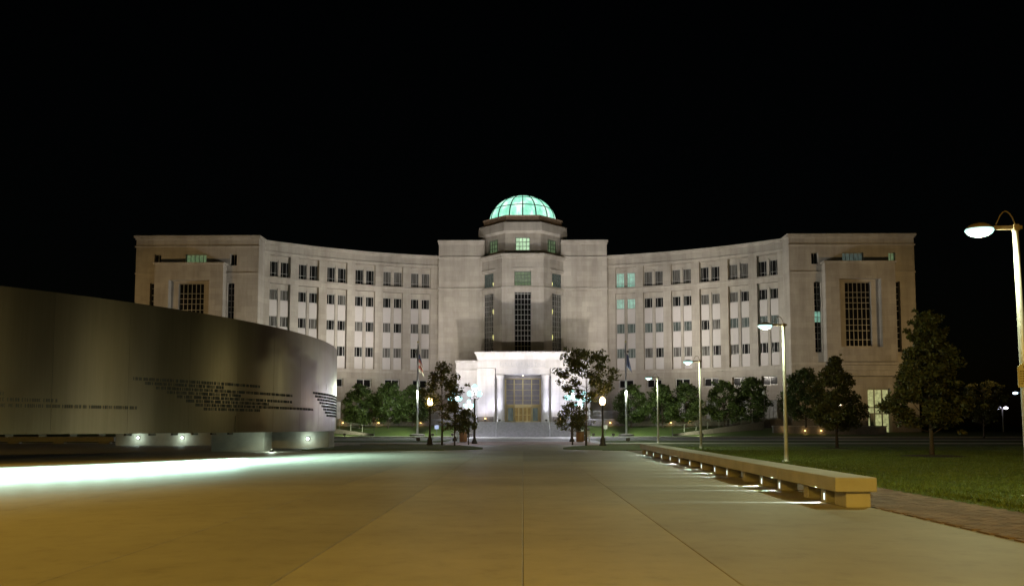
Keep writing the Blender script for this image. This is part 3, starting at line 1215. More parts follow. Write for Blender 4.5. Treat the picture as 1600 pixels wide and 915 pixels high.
# columns
colm = MB().lathe([(0.62, 0), (0.62, 0.16), (0.56, 0.2), (0.58, 0.3), (0.50, 0.36), (0.48, 3.0), (0.43, 5.72), (0.47, 5.78), (0.52, 6.0), (0.58, 6.12), (0.6, 6.3)], 0, 0, 28)
cm = colm.mesh('column', M['white_stone'], True)
cm.polygons.foreach_set('use_smooth', [abs(p.normal.z) < 0.5 for p in cm.polygons])
for s in (-1, 1):
    put('column', cm, court, (s * 3.04, YP + 0.78 + COFF, ZF + 0.02))
# porch back wall, ceiling and gilt glazing
mb = CB()
f, L, _ = planar((-3.75, 116.0), (3.75, 116.0))
wallgrid(mb, f, 0, L, ZF, 8.2, [(L / 2 - 2.5, L / 2 + 2.5, ZF + 0.02, 7.95)], 0.4)
mb.box(-3.74, 3.74, YP + 1.62, 116.3, 8.22, 8.4)
mb.build('porch_wall', M['white_stone'])
gl = CB()
YG = 116.15
for x in (-2.42, -1.22, 0.0, 1.22, 2.42):
    w = 0.05 if abs(x) < 2 else 0.10
    gl.box(x - w, x + w, YG - 0.16, YG + 0.1, 4.35, 7.93)
for z in (4.9, 5.55, 6.35, 7.15):
    for a, b in zip((-2.42, -1.22, 0.0, 1.22), (-1.22, 0.0, 1.22, 2.42)):
        gl.box(a + 0.06, b - 0.06, YG - 0.05, YG + 0.08, z - 0.02, z + 0.02)
gl.box(-2.53, 2.53, YG - 0.22, YG + 0.1, 4.0, 4.34)
gl.box(-2.53, 2.53, YG - 0.16, YG + 0.1, 7.84, 7.935)
gl.box(-2.53, -2.3, YG - 0.15, YG + 0.1, ZF + 0.02, 3.99)
gl.box(2.3, 2.53, YG - 0.15, YG + 0.1, ZF + 0.02, 3.99)
go = gl.build('gilt_screen', M['gold'])
go['label'] = 'gilt metal screen with grey glass above the doors'
for a, b in zip((-2.42, -1.22, 0.0, 1.22), (-1.22, 0.0, 1.22, 2.42)):
    for z0, z1 in zip((4.34, 4.92, 5.57, 6.37, 7.17), (4.88, 5.53, 6.33, 7.13, 7.84)):
        MB().box(a + 0.06, b - 0.06, YG + 0.02 + COFF, YG + 0.05 + COFF, z0, z1).build('pane', M['glass_lobby'], go)
for (x, w, pn) in ((-1.72, 1.0, 'glass_dim'), (-0.86, 0.56, 'glass_door'), (-0.31, 0.54, 'glass_door'), (0.31, 0.54, 'glass_door'), (0.86, 0.56, 'glass_door'), (1.72, 1.0, 'glass_dim')):
    d = MB()
    fwid = 0.13 if w > 0.8 else 0.075
    d.box(-w / 2, -w / 2 + fwid, -0.08, 0.06, 0, 2.12)
    d.box(w / 2 - fwid, w / 2, -0.08, 0.06, 0, 2.12)
    d.box(-w / 2 + fwid, w / 2 - fwid, -0.08, 0.06, 0, 0.16)
    d.box(-w / 2 + fwid, w / 2 - fwid, -0.08, 0.06, 1.98, 2.12)
    do = put('door', d.mesh('door', M['gold']), court, (x, YG + COFF, ZF + 0.02))
    MB().box(-w / 2 + fwid, w / 2 - fwid, 0.0, 0.03, 0.16, 1.98).build('pane', M[pn], do)
    if 0.4 < w < 0.6:
        MB().box(-w / 2 + fwid, w / 2 - fwid, -0.1, -0.06, 0.98, 1.05).build('handle', M['gold'], do)
# low side wings of the portico
for s in (-1, 1):
    CB().box(*sorted((s * 6.04, s * 9.0)), YP + 1.6, 120.9, ZF - 0.8, 9.85).build('portico_side_wall', M['white_stone'])
    CB().box(*sorted((s * 6.04, s * 9.14)), YP + 1.45, 120.9, 9.86, 10.12).build('side_wall_coping', M['white_stone'])
    CB().box(*sorted((s * 6.04, s * 9.07)), YP + 1.52, YP + 1.598, 8.75, 8.92).build('string_course', M['white_stone'])
    CB().box(*sorted((s * 6.04, s * 9.1)), YP + 1.4, YP + 1.597, 0.6, 2.75).build('plinth', M['granite'])
    CB().box(*sorted((s * 3.9, s * 5.98)), YP - 0.1, YP - 0.003, ZF + 0.03, 2.55).build('plinth', M['granite'])
mb = CB()
mb.box(-6.1, 6.1, 107.55, 118, 0.3, ZF)
mb.build('porch_floor', M['step_stone'])

# stairs
st = empty('entrance_stairs', (0, 102, 0))
tag(st, 'broad grey stone stairs rising to the portico doors', 'stairs')
nst = 12
smesh = None
for i in range(nst):
    z1 = ZF * (i + 1) / (nst + 0.0) - 0.003
    MB().box(-6.1, 6.1, 0.46 * i, 5.53, z1 - ZF / nst + 0.002, z1).build('step', M['step_stone'], st)
for s, nm in ((-1, 'l'), (1, 'r')):
    a, b = sorted((s * 6.12, s * 6.6))
    ch = MB()
    ch.hexa([(a, -0.2, 0), (b, -0.2, 0), (b, 8.0, 0), (a, 8.0, 0), (a, -0.2, 0.42), (b, -0.2, 0.42), (b, 8.0, 2.2), (a, 8.0, 2.2)])
    ch.build('cheek_wall', M['granite'], st)
for x in (-5.95, -3.3, 3.3, 5.95):
    h = MB()
    h.tube([(x, 0.0, 0.05), (x, 0.0, 1.0), (x, 5.4, 2.75), (x, 5.9, 2.75), (x, 5.9, 1.85)], 0.035, 8)
    h.tube([(x, 2.7, 0.9), (x, 2.7, 1.87)], 0.03, 8)
    h.build('handrail', M['steel_rail'], st)

# ------------------------------------------------------------------ terrace walls and railings
for s, nm in ((-1, 'left'), (1, 'right')):
    tw = empty('terrace_wall', (s * 21, 109.3, 0))
    tag(tw, 'long dark granite terrace wall with railing %s of the portico' % nm, 'wall', 'granite terrace walls')
    nseg = 12
    for i in range(nseg):
        a = 9.15 + (34.2 - 9.15) * i / nseg
        b = 9.15 + (34.2 - 9.15) * (i + 1) / nseg
        MB().bevbox(s * (a + b) / 2 - s * 21 - (b - a) / 2 + 0.006, s * (a + b) / 2 - s * 21 + (b - a) / 2 - 0.006, -0.25, 0.25, 0.1, 2.12, 0.02).build('wall_block', M['granite'], tw)
    MB().box(-12.6, 12.6, -0.32, 0.3, 2.125, 2.27).build('coping', M['step_stone'], tw)
    rl = MB()
    for k in range(18):
        x = -12.3 + 24.6 * k / 17
        rl.box(x - 0.025, x + 0.025, -0.025, 0.025, 2.272, 3.2)
    for z in (2.5, 2.72, 2.94):
        rl.box(-12.3, 12.3, -0.012, 0.012, z, z + 0.025)
    rl.box(-12.35, 12.35, -0.035, 0.035, 3.2, 3.26)
    rl.build('railing', M['frame_grey'], tw)
    # sloping ramp wall
    rw = empty('ramp_wall', (s * 24, 103, 0))
    tag(rw, 'low dark stone ramp wall sloping up the lawn %s of the stairs' % nm, 'wall', 'sloping ramp walls')
    r = MB()
    r.hexa([(s * -6.0, -2.5, 0), (s * -6.0, -2.0, 0), (s * 6.5, 3.6, 0.2), (s * 6.5, 3.0, 0.2),
            (s * -6.0, -2.5, 0.35), (s * -6.0, -2.0, 0.35), (s * 6.5, 3.6, 1.9), (s * 6.5, 3.0, 1.9)])
    r.build('cheek_wall', M['granite'], rw)
    rr = MB()
    for k in range(9):
        t = k / 8
        x, y, z = s * (-6 + 12.5 * t), -2.25 + 5.55 * t, 0.35 + 1.55 * t
        rr.box(x - 0.022, x + 0.022, y - 0.022, y + 0.022, z - 0.05, z + 0.95)
    rr.tube([(s * -6, -2.25, 1.3), (s * 6.5, 3.3, 2.85)], 0.03, 6)
    rr.tube([(s * -6, -2.25, 0.85), (s * 6.5, 3.3, 2.4)], 0.018, 6)
    rr.build('railing', M['frame_dark'], rw)
    # low retaining wall in front of the pavilion
    lw = empty('retaining_wall', (s * 38, 104, 0))
    tag(lw, 'low dark retaining wall in front of the %s end pavilion' % nm, 'wall', 'pavilion retaining walls')
    for i in range(7):
        MB().bevbox(-7 + 2 * i + 0.006, -5 + 2 * i - 0.006, -0.22, 0.22, 0, 1.25, 0.02).build('wall_block', M['granite'], lw)
    MB().box(-7.05, 7.05, -0.28, 0.28, 1.255, 1.37).build('coping', M['step_stone'], lw)


def step_light(name_loc, label, strength=1.0):
    x, y, z = name_loc
    e = empty('step_light', (x, y, z))
    tag(e, label, 'wall light', 'small amber wall lights')
    MB().box(-0.14, 0.14, -0.03, 0.05, -0.09, 0.09).build('housing', M['dark_iron'], e)
    MB().box(-0.11, 0.11, -0.05, -0.031, -0.06, 0.06).build('lens', M['lamp_step'], e)
    point('lamp', (0, -0.22, 0.0), 9.0 * strength, (1.0, 0.6, 0.2), 0.05, e)


for k, (x, y, z, lab) in enumerate([
        (-23.6, 109.0, 1.75, 'amber wall light farthest left on the left terrace wall'),
        (-18.9, 109.0, 1.75, 'amber wall light in the middle of the left terrace wall'),
        (-13.4, 109.0, 1.75, 'amber wall light nearest the portico on the left terrace wall'),
        (11.4, 109.0, 1.75, 'amber wall light nearest the portico on the right terrace wall'),
        (19.3, 109.0, 1.75, 'amber wall light left of centre on the right terrace wall'),
        (21.7, 109.0, 1.95, 'amber wall light in the middle of the right terrace wall'),
        (32.4, 103.72, 1.0, 'leftmost amber light on the right retaining wall'),
        (34.9, 103.72, 0.75, 'middle amber light on the right retaining wall'),
        (36.9, 103.72, 0.75, 'rightmost amber light on the right retaining wall'),
        (-4.95, 109.82, 2.3, 'amber wall light at the foot of the portico, left of the columns'),
        (4.95, 109.82, 2.3, 'amber wall light at the foot of the portico, right of the columns')]):
    step_light((x, y, z), lab, 1.0)


# ------------------------------------------------------------------ memorial wall of steel
AC = (-41.2, 47.0)
AR = 29.9
mem = empty('memorial_wall', (-14, 40, 0))
tag(mem, 'tall curved wall of dark brushed steel raised on concrete plinths', 'memorial')


def ap(deg, r, z):
    a = R(deg)
    return (AC[0] + r * math.cos(a) + 14, AC[1] + r * math.sin(a) - 40, z)


def arc_piece(name, d0, d1, r0, r1, z0, z1, mat, n, uv=False, parent=mem):
    mb = MB()
    for i in range(n + 1):
        d = d0 + (d1 - d0) * i / n
        mb.v += [ap(d, r0, z0), ap(d, r1, z0), ap(d, r1, z1), ap(d, r0, z1)]
    for i in range(n):
        b = i * 4
        for k in range(4):
            j = (k + 1) % 4
            mb.f.append((b + k, b + j, b + 4 + j, b + 4 + k))
    mb.f.append((0, 1, 2, 3))
    mb.f.append((n * 4 + 3, n * 4 + 2, n * 4 + 1, n * 4))
    o = mb.build(name, mat, parent)
    if uv:
        me = o.data
        uvl = me.uv_layers.new(name='UVMap')
        for poly in me.polygons:
            for li in poly.loop_indices:
                vi = me.loops[li].vertex_index
                i = vi // 4
                k = vi % 4
                d = d0 + (d1 - d0) * i / n
                uvl.data[li].uv = (R(d) * AR, (z0, z0, z1, z1)[k])
        for poly in me.polygons:
            poly.use_smooth = False
    return o


ZW0, ZW1 = 1.02, 6.12
pd = 5.6
dd = -58.0
while dd < 18:
    arc_piece('steel_panel', dd + 0.007, dd + pd - 0.007, AR - 0.28, AR, ZW0, ZW1, M['brushed_steel'], 56, True)
    dd += pd

# stencilled lines of text: rows of small cut letters (not legible in the photograph)
rnd_t = random.Random(11)


def text_line(d0, d1, z, h=0.122):
    mb = MB()
    d = d0
    per = 180.0 / (PI * AR)
    word = rnd_t.randint(2, 8)
    while d < d1:
        if word == 0:
            d += 0.06 * per
            word = rnd_t.randint(2, 9)
            continue
        word -= 1
        w = rnd_t.choice((0.035, 0.05, 0.055, 0.06, 0.07)) * per
        r1 = AR + 0.012
        kind = rnd_t.randint(0, 3)
        t = 0.023 * per

        def cell(a, b, za, zb):
            mb.hexa([ap(a, AR - 0.01, za), ap(b, AR - 0.01, za), ap(b, AR + 0.01, za), ap(a, AR + 0.01, za),
                     ap(a, AR - 0.01, zb), ap(b, AR - 0.01, zb), ap(b, AR + 0.01, zb), ap(a, AR + 0.01, zb)])
        cell(d, d + t, z, z + h)
        if kind in (0, 1):
            cell(d + w - t, d + w, z, z + h)
        if kind in (0, 2):
            cell(d + t, d + w - t, z + h - 0.02, z + h)
        if kind in (1, 3):
            cell(d + t, d + w - t, z + h * 0.45, z + h * 0.45 + 0.02)
        if kind in (2, 3):
            cell(d + t, d + w - t, z, z + 0.02)
        d += w + 0.022 * per
    mb.build('text_line', M['cut_dark'], mem)


rows = [(-29.6, -15.4, 3.10), (-28.6, -20.6, 2.94), (-27.6, -9.5, 2.78), (-26.6, -18.4, 2.62), (-25.6, -9.5, 2.46), (-24.7, -14.0, 2.30),
        (-23.7, -4.0, 2.14), (-22.8, -15.5, 1.98)]
for a, b, z in rows:
    text_line(a, b, z)
for i in range(8):
    text_line(-4.0 + 0.8 * i, 16.0, 3.05 - 0.17 * i)
text_line(-44, -38.6, 2.36)
text_line(-44, -35.2, 2.16)
text_line(-44, -29.2, 1.96)

# concrete plinths under the wall
for (x0, x1, y0, y1) in ((-16.2, -13.45, 43.2, 44.6), (-15.6, -11.65, 50.0, 51.4), (-28.0, -21.4, 57.0, 58.2), (-30.5, -26.5, 33.0, 34.5)):
    MB().bevbox(x0 + 14, x1 + 14, y0 - 40, y1 - 40, -0.01, ZW0 - 0.004, 0.02).build('plinth', M['pedestal'], mem)
    # steel bracket that carries the wall from the plinth
for d in (-16.0, 1.0, -48.0):
    arc_piece('bracket', d, d + 2.0, AR - 4.5, AR - 0.29, ZW0 + 0.1, ZW0 + 0.4, M['brushed_steel'], 4, True)
# small bullet lamps on the plinths that face the plaza
for (x, y, z) in ((-26.4, 56.9, 0.52), (-23.35, 56.9, 0.52), (-12.9, 49.9, 0.56)):
    MB().sphere((x + 14, y - 40, z), 0.085, 10, 6).build('lamp_bulb', M['lamp_cool'], mem)
    MB().box(x + 14 - 0.13, x + 14 + 0.13, y - 40 + 0.06, y - 40 + 0.098, z - 0.13, z + 0.13).build('lamp_plate', M['dark_iron'], mem)
    point('bullet_lamp', (x + 14, y - 40 - 0.25, z), 14, (0.8, 1.0, 0.85), 0.1, mem)
MB().lathe([(0.09, 0.0), (0.09, 0.10), (0.06, 0.14)], -12.75 + 14, 42.2 - 40, 10).build('ground_uplight', M['dark_iron'], mem)
point('ground_uplight', (-12.75 + 14, 42.2 - 40, 0.3), 45, (0.80, 1.0, 0.80), 0.06, mem)
# ground-hugging floods fixed below the lower edge
ld = beam_light('wall_flood', 8000.0, (0.60, 1.0, 0.84), 'sheet')
for i in range(40):
    d = -57 + 2.1 * i
    if d > -19:
        break
    q = ap(d, AR - 0.08, 0.90)
    lo = bpy.data.objects.new('wall_flood', ld)
    COL.objects.link(lo)
    lo.parent = mem
    lo.location = q
    lo.rotation_euler = (0, 0, R(d))
    h = MB()
    c1, c2 = ap(d - 0.25, AR - 0.22, 0.94), ap(d + 0.25, AR - 0.12, 0.94)
    h.hexa([ap(d - .25, AR - .22, .93), ap(d + .25, AR - .22, .93), ap(d + .25, AR - .10, .93), ap(d - .25, AR - .10, .93),
            ap(d - .25, AR - .22, 1.015), ap(d + .25, AR - .22, 1.015), ap(d + .25, AR - .10, 1.015), ap(d - .25, AR - .10, 1.015)])
    h.build('flood_housing', M['dark_iron'], mem)

# low stone seat seen beneath the memorial wall
sw = empty('stone_seat', (-36.4, 62, 0))
tag(sw, 'low stone seat on the far lawn seen beneath the steel wall', 'bench')
for i in range(6):
    MB().bevbox(-6 + 2 * i + 0.008, -4 + 2 * i - 0.008, -0.3, 0.3, 0.14, 0.52, 0.015).build('seat_slab', M['bench_stone'], sw)
for i in range(4):
    x = -5 + 3.4 * i
    MB().box(x - 0.4, x + 0.4, -0.2, 0.2, 0, 0.138).build('support', M['bench_stone'], sw)

# ------------------------------------------------------------------ long bench at the right
bn = (4.99, 13.45)
bf = (5.45, 39.0)
bl = math.hypot(bf[0] - bn[0], bf[1] - bn[1])
brz = math.atan2(bf[1] - bn[1], bf[0] - bn[0])      # local +x runs along the bench, +y to its left (plaza side)
bench = empty('long_bench', (bn[0], bn[1], 0), brz)
tag(bench, 'long pale stone bench on short blocks with slot lights beneath', 'bench')
nsl = 8
for i in range(nsl):
    a = bl * i / nsl
    b = bl * (i + 1) / nsl
    MB().bevbox(a + 0.003, b - 0.003, -0.66, 0.0, 0.255, 0.485, 0.012).build('seat_slab', M['bench_stone'], bench)
sup = MB().bevbox(-0.13, 0.13, -0.50, -0.16, 0.0, 0.254, 0.008).mesh('support', M['bench_stone'])
MB().bevbox(0.10, 0.62, -0.59, -0.20, 0.0, 0.253, 0.008).build('support', M['bench_stone'], bench)
slot_l = beam_light('slot_light', 420.0, (0.78, 1.0, 0.92), 'blade')
slot_m = MB().box(-0.012, 0.012, -0.004, 0.004, 0.05, 0.16).mesh('slot_lens', emis('slot_glow', (0.8, 1.0, 0.95), 2.2))
for D, lit in ((14.35, 1), (15.3, 0), (17.0, 1), (18.35, 1), (19.9, 0), (21.7, 1), (23.2, 1), (25.1, 1), (27.0, 1), (29.0, 1), (31.0, 1), (33.2, 1), (35.5, 1), (37.6, 1)):
    u = D - bn[1]
    put('support', sup, bench, (u + 0.15, 0, 0))
    if lit:
        lo = bpy.data.objects.new('slot_light', slot_l)
        COL.objects.link(lo)
        lo.parent = bench
        lo.location = (u + 0.10, -0.12, 0.12)
        lo.rotation_euler = (0, 0, R(90))
        put('slot_lens', slot_m, bench, (u + 0.10, -0.152, 0))
MB().bevbox(bl - 0.6, bl - 0.1, -0.59, -0.07, 0.0, 0.253, 0.008).build('support', M['bench_stone'], bench)


# ------------------------------------------------------------------ area lamps on poles (right)
def area_lamp(loc, rz, label, power, sign=False):
    e = empty('street_lamp', (loc[0], loc[1], 0), rz)
    tag(e, label, 'street lamp', 'arm lamps along the bench')
    MB().lathe([(0.15, 0.0), (0.15, 0.03), (0.085, 0.05), (0.075, 0.3), (0.062, 2.5), (0.05, 5.0)], 0, 0, 16).build('pole', M['pole_grey'], e, True)
    a = MB()
    a.box(-0.42, 0.12, -0.03, 0.03, 5.0, 5.07)
    a.box(-0.05, 0.05, -0.05, 0.05, 4.97, 5.09)
    a.build('arm', M['lamp_brown'], e)
    c = MB()
    pts = [(0.02 - 0.0, 0, 5.08)]
    for k in range(9):
        t = k / 8
        pts.append((0.0 - 0.36 * t, 0, 5.09 + 0.26 * math.sin(PI * min(1, t * 1.05)) ** 0.7 if 0 < t < 0.96 else 5.1))
    c.tube(pts, 0.012, 6)
    c.build('cable_loop', M['lamp_brown'], e)
    h = MB()
    prof = [(0.02, 5.13), (0.10, 5.125), (0.18, 5.09), (0.235, 5.05), (0.245, 5.021)]
    h.lathe(list(reversed(prof)), 0, 0, 20)
    ho = h.build('lamp_head', M['lamp_brown'], e, True)
    ho.location = (-0.68, 0, 0)
    ho.scale = (1.0, 0.72, 1.0)
    l = MB()
    l.lathe([(0.05, 4.87), (0.15, 4.885), (0.225, 4.925), (0.265, 4.985), (0.25, 5.02)], 0, 0, 20)
    lo = l.build('lens', M['lamp_lens'], e, True)
    lo.location = (-0.68, 0, 0)
    lo.scale = (1.0, 0.72, 1.0)
    point('lamp', (-0.68, 0, 4.82), power, (0.88, 1.0, 0.62), 0.08, e)
    if sign:
        sg = MB()
        P = [(-0.16, 0), (0.16, 0), (0.16, 0.36), (0.12, 0.41), (0.05, 0.44), (-0.05, 0.44), (-0.12, 0.41), (-0.16, 0.36)]
        sg.prism(P, 0, 0.012)
        so = sg.build('sign_panel', M['sign_face'], e)
        so.location = (-0.02, -0.10, 2.02)
        so.rotation_euler = (R(90), 0, 0)
        ink = MB()
        for k in range(6):
            y = 0.06 + 0.045 * k
            x = -0.12
            while x < 0.12:
                w = rnd_t.uniform(0.02, 0.05)
                ink.box(x, min(0.125, x + w), y, y + 0.022, 0.0125, 0.0145)
                x += w + 0.012
        ink.box(-0.05, 0.05, 0.355, 0.405, 0.0125, 0.0145)
        ink.box(-0.142, -0.135, 0.02, 0.35, 0.0125, 0.0145)
        ink.box(0.135, 0.142, 0.02, 0.35, 0.0125, 0.0145)
        ink.build('sign_print', M['sign_ink'], so)
    return e


la = area_lamp((9.37, 15.6), R(1), 'nearest tall arm lamp with a small sign at the right edge', 500, True)
la.rotation_euler = (0, R(-0.9), R(1))
area_lamp((9.63, 30.7), R(1), 'second tall arm lamp from the right, behind the bench', 500)
area_lamp((10.2, 48.0), R(1), 'third tall arm lamp from the right, near the bench far end', 580)
area_lamp((10.35, 64.0), R(1), 'smallest and farthest arm lamp of the row', 580)


# sodium street lamps behind the viewpoint that light the near paving
def sodium_lamp(loc, label, power):
    e = empty('sodium_lamp', (loc[0], loc[1], 0))
    tag(e, label, 'street lamp', 'sodium street lamps behind the viewpoint')
    MB().lathe([(0.2, 0), (0.2, 0.04), (0.11, 0.08), (0.07, 9.0)], 0, 0, 12).build('pole', M['pole_grey'], e, True)
    MB().tube([(0, 0, 8.9), (0, 0.5, 9.2), (0, 1.6, 9.3)], 0.05, 8).build('arm', M['pole_grey'], e)
    MB().sphere((0, 1.9, 9.25), 0.3, 12, 6, 0.5).build('lamp_head', M['lamp_brown'], e, True)
    MB().sphere((0, 1.9, 9.16), 0.2, 12, 6, 0.6).build('lens', M['lamp_sodium'], e, True)
    spot('lamp', (0, 1.9, 8.95), (0, 4.5, 0), power, (1.0, 0.60, 0.085), 165, 0.4, 0.15, e)


sodium_lamp((-9.5, -9.0), 'tall sodium street lamp behind the viewpoint, left one', 6600)
sodium_lamp((8.5, -9.5), 'tall sodium street lamp behind the viewpoint, right one', 8200)
sodium_lamp((-16.5, 7.0), 'added sodium fill lamp left of the viewpoint beyond the picture edge', 2400)  # unseen lamp added to even out the light on the paving
sodium_lamp((-20.5, 17.0), 'added sodium fill lamp beside the steel wall beyond the picture edge', 3400)  # unseen lamp added to warm the mid plaza and the steel


# ------------------------------------------------------------------ acorn lamps
def acorn_lamp(loc, label, lens, power, z0=0.0, col=(1.0, 0.66, 0.25)):
    e = empty('acorn_lamp', (loc[0], loc[1], z0))
    tag(e, label, 'street lamp', 'acorn globe lamps')
    MB().lathe([(0.24, 0.0), (0.24, 0.10), (0.19, 0.16), (0.17, 0.45), (0.10, 0.60), (0.085, 0.72), (0.07, 0.8), (0.055, 2.5), (0.075, 2.55), (0.05, 2.62), (0.10, 2.70)], 0, 0, 14).build('post', M['dark_iron'], e, True)
    MB().lathe([(0.09, 2.701), (0.16, 2.78), (0.20, 2.92), (0.17, 3.08), (0.09, 3.2), (0.03, 3.24)], 0, 0, 14).build('globe', lens, e, True)
    MB().lathe([(0.035, 3.241), (0.03, 3.28), (0.045, 3.31), (0.01, 3.36)], 0, 0, 10).build('finial', M['dark_iron'], e, True)
    point('lamp', (0, 0, 3.0), power, col, 0.22, e)


acorn_lamp((-6.25, 56.0), 'lit acorn lamp left of the portico walk', M['lamp_acorn'], 260)
acorn_lamp((5.25, 55.0), 'lit acorn lamp right of the portico walk', M['lamp_acorn'], 260)
acorn_lamp((35.2, 93.0), 'lit acorn lamp shining through the tree at the right', M['lamp_acornw'], 300, 0.9, (1.0, 0.8, 0.55))


# ------------------------------------------------------------------ five-globe lamp posts
def globe_post(loc, label, power, rz=0.0):
    e = empty('globe_lamp_post', (loc[0], loc[1], 0), rz)
    tag(e, label, 'lamp post', 'cluster globe lamp posts')
    MB().lathe([(0.22, 0), (0.22, 0.12), (0.13, 0.3), (0.075, 0.5), (0.06, 3.3), (0.09, 3.36), (0.05, 3.45), (0.04, 3.95), (0.08, 4.0)], 0, 0, 12).build('post', M['dark_iron'], e, True)
    for k in range(4):
        a = PI / 4 + k * PI / 2
        cx, cy = 0.46 * math.cos(a), 0.46 * math.sin(a)
        MB().tube([(0, 0, 3.4), (cx * 0.6, cy * 0.6, 3.32), (cx, cy, 3.42), (cx, cy, 3.52)], 0.025, 6).build('arm', M['dark_iron'], e)
        MB().sphere((cx, cy, 3.72), 0.225, 14, 8).build('globe', M['lamp_globe'], e, True)
    MB().sphere((0, 0, 4.2), 0.235, 14, 8).build('globe', M['lamp_globe'], e, True)
    point('lamp', (0, 0, 3.78), power, (0.82, 0.82, 1.0), 0.3, e)


globe_post((-3.6, 62.0), 'lit cluster globe post standing closest to the portico columns on the left', 420)
globe_post((-5.95, 73.0), 'lit cluster globe post nearest the left acorn lamp', 420, 0.4)
globe_post((-6.3, 97.0), 'lit cluster globe post lowest beside the left end of the stairs', 3400, 0.8)
globe_post((4.1, 70.0), 'lit cluster globe post standing closest to the portico columns on the right', 420, 0.3)
globe_post((5.5, 75.0), 'lit cluster globe post nearest the right acorn lamp', 420, 0.7)
globe_post((6.4, 94.0), 'lit cluster globe post lowest beside the right end of the stairs', 3400)


# unlit terrace globe lamps
def terrace_lamp(loc, label):
    e = empty('terrace_lamp', loc)
    tag(e, label, 'lamp post', 'unlit terrace lamps')
    MB().lathe([(0.1, 0), (0.06, 0.1), (0.045, 3.2), (0.08, 3.25)], 0, 0, 10).build('post', M['dark_iron'], e, True)
    MB().sphere((0, 0, 3.5), 0.26, 12, 7).build('globe', M['globe_off'], e, True)


terrace_lamp((25.2, 107.0, 1.9), 'unlit globe lamp, left one of three on the right terrace')
terrace_lamp((27.0, 106.0, 1.9), 'unlit globe lamp, middle one of three on the right terrace')
terrace_lamp((30.2, 104.5, 2.0), 'unlit globe lamp, right one of three on the right terrace')


# ------------------------------------------------------------------ flagpoles
def flagpole(loc, label, us):
    e = empty('flagpole', loc)
    tag(e, label, 'flagpole', 'flagpoles on the front lawn')
    MB().lathe([(0.95, -0.1), (0.95, 0.12), (0.5, 0.2), (0.2, 0.22)], 0, 0, 20).build('base', M['granite'], e)
    MB().lathe([(0.13, 0.2), (0.12, 4.5), (0.07, 11.2)], 0, 0, 12).build('pole', M['steel_rail'], e, True)
    MB().sphere((0, 0, 11.32), 0.13, 10, 6).build('finial', M['gold'], e, True)
    # drooping flag as hanging folds
    names = [('flag_blue', 9.9, 9.25), ('flag_red', 9.25, 8.85), ('flag_white', 8.85, 8.5), ('flag_red', 8.5, 8.1), ('flag_white', 8.1, 7.75)] if us else \
            [('flag_blue', 9.9, 8.2)]
    for (mn, z1, z0) in names:
        mb = MB()
        n = 22
        for r, z in enumerate(np.linspace(z0, z1, 5)):
            for i in range(n + 1):
                t = i / n
                wid = 0.75 * (0.45 + 0.55 * (9.9 - z) / 2.2)
                x = 0.10 + wid * t
                y = 0.12 * math.sin(t * 9.0 + z * 1.1) * (0.3 + t)
                zz = z - 0.75 * t * t
                mb.v.append((x * (1 if not us else 0.95), y, zz))
        for r in range(4):
            for i in range(n):
                a = r * (n + 1) + i
                mb.f.append((a, a + 1, a + n + 2, a + n + 1))
        o = mb.build('flag_stripe' if us else 'flag', M[mn], e, True)
        so = o.modifiers.new('thickness', 'SOLIDIFY')
        so.thickness = 0.012


flagpole((-12.75, 100.6, 0.2), 'tall flagpole with a drooping red and white flag on the left lawn', True)
flagpole((12.45, 100.6, 0.2), 'tall flagpole with a drooping dark blue flag on the right lawn', False)


# ------------------------------------------------------------------ bins, stands, small signs
def trash_bin(loc, label):
    e = empty('trash_bin', loc)
    tag(e, label, 'trash bin', 'slatted trash bins by the walk')
    MB().lathe([(0.25, 0.03), (0.25, 0.86)], 0, 0, 16).build('liner', M['dark_iron'], e)
    sl = MB().box(-0.045, 0.045, -0.02, 0.02, 0.06, 0.84).mesh('slat', M['wood_slat'])
    for k in range(16):
        a = 2 * PI * k / 16
        put('slat', sl, e, (0.285 * math.cos(a), 0.285 * math.sin(a), 0), a + PI / 2)
    MB().lathe([(0.31, 0.861), (0.31, 0.90), (0.26, 0.98), (0.15, 1.06), (0.04, 1.08)], 0, 0, 16).build('lid', M['pale_metal'], e, True)


def news_stand(loc, label, rz=0):
    e = empty('metal_stand', loc, rz)
    tag(e, label, 'stand', 'pale metal stands by the bins')
    for sx in (-0.16, 0.16):
        for sy in (-0.12, 0.12):
            MB().box(sx - 0.015, sx + 0.015, sy - 0.015, sy + 0.015, 0.0, 0.5).build('leg', M['pale_metal'], e)
    MB().bevbox(-0.2, 0.2, -0.16, 0.16, 0.5, 0.62, 0.02).build('shelf', M['pale_metal'], e)
    MB().bevbox(-0.2, 0.2, 0.06, 0.16, 0.63, 0.92, 0.02).build('back_panel', M['pale_metal'], e)


trash_bin((-4.75, 66.5, 0.02), 'brown slatted trash bin with pale lid left of the walk')
trash_bin((4.55, 66.5, 0.02), 'brown slatted trash bin with pale lid right of the walk')
news_stand((-5.25, 66.0, 0.02), 'small pale metal stand beside the left trash bin', 0.3)
news_stand((5.1, 66.2, 0.02), 'small pale metal stand beside the right trash bin', -0.3)


def lawn_sign(loc, label, mat):
    e = empty('lawn_sign', loc)
    tag(e, label, 'sign', 'small signs on the front lawn')
    MB().box(-0.03, 0.03, -0.03, 0.03, 0, 0.75).build('post', M['frame_dark'], e)
    MB().bevbox(-0.26, 0.26, -0.05, -0.03, 0.72, 1.18, 0.008).build('panel', mat, e)


lawn_sign((10.0, 101.5, 0.25), 'small pale sign on the lawn right of the stairs', M['sign_face'])
lawn_sign((-10.5, 101.5, 0.25), 'small bluish sign on the lawn left of the stairs', simple('sign_blue', (0.36, 0.40, 0.62), 0.5))


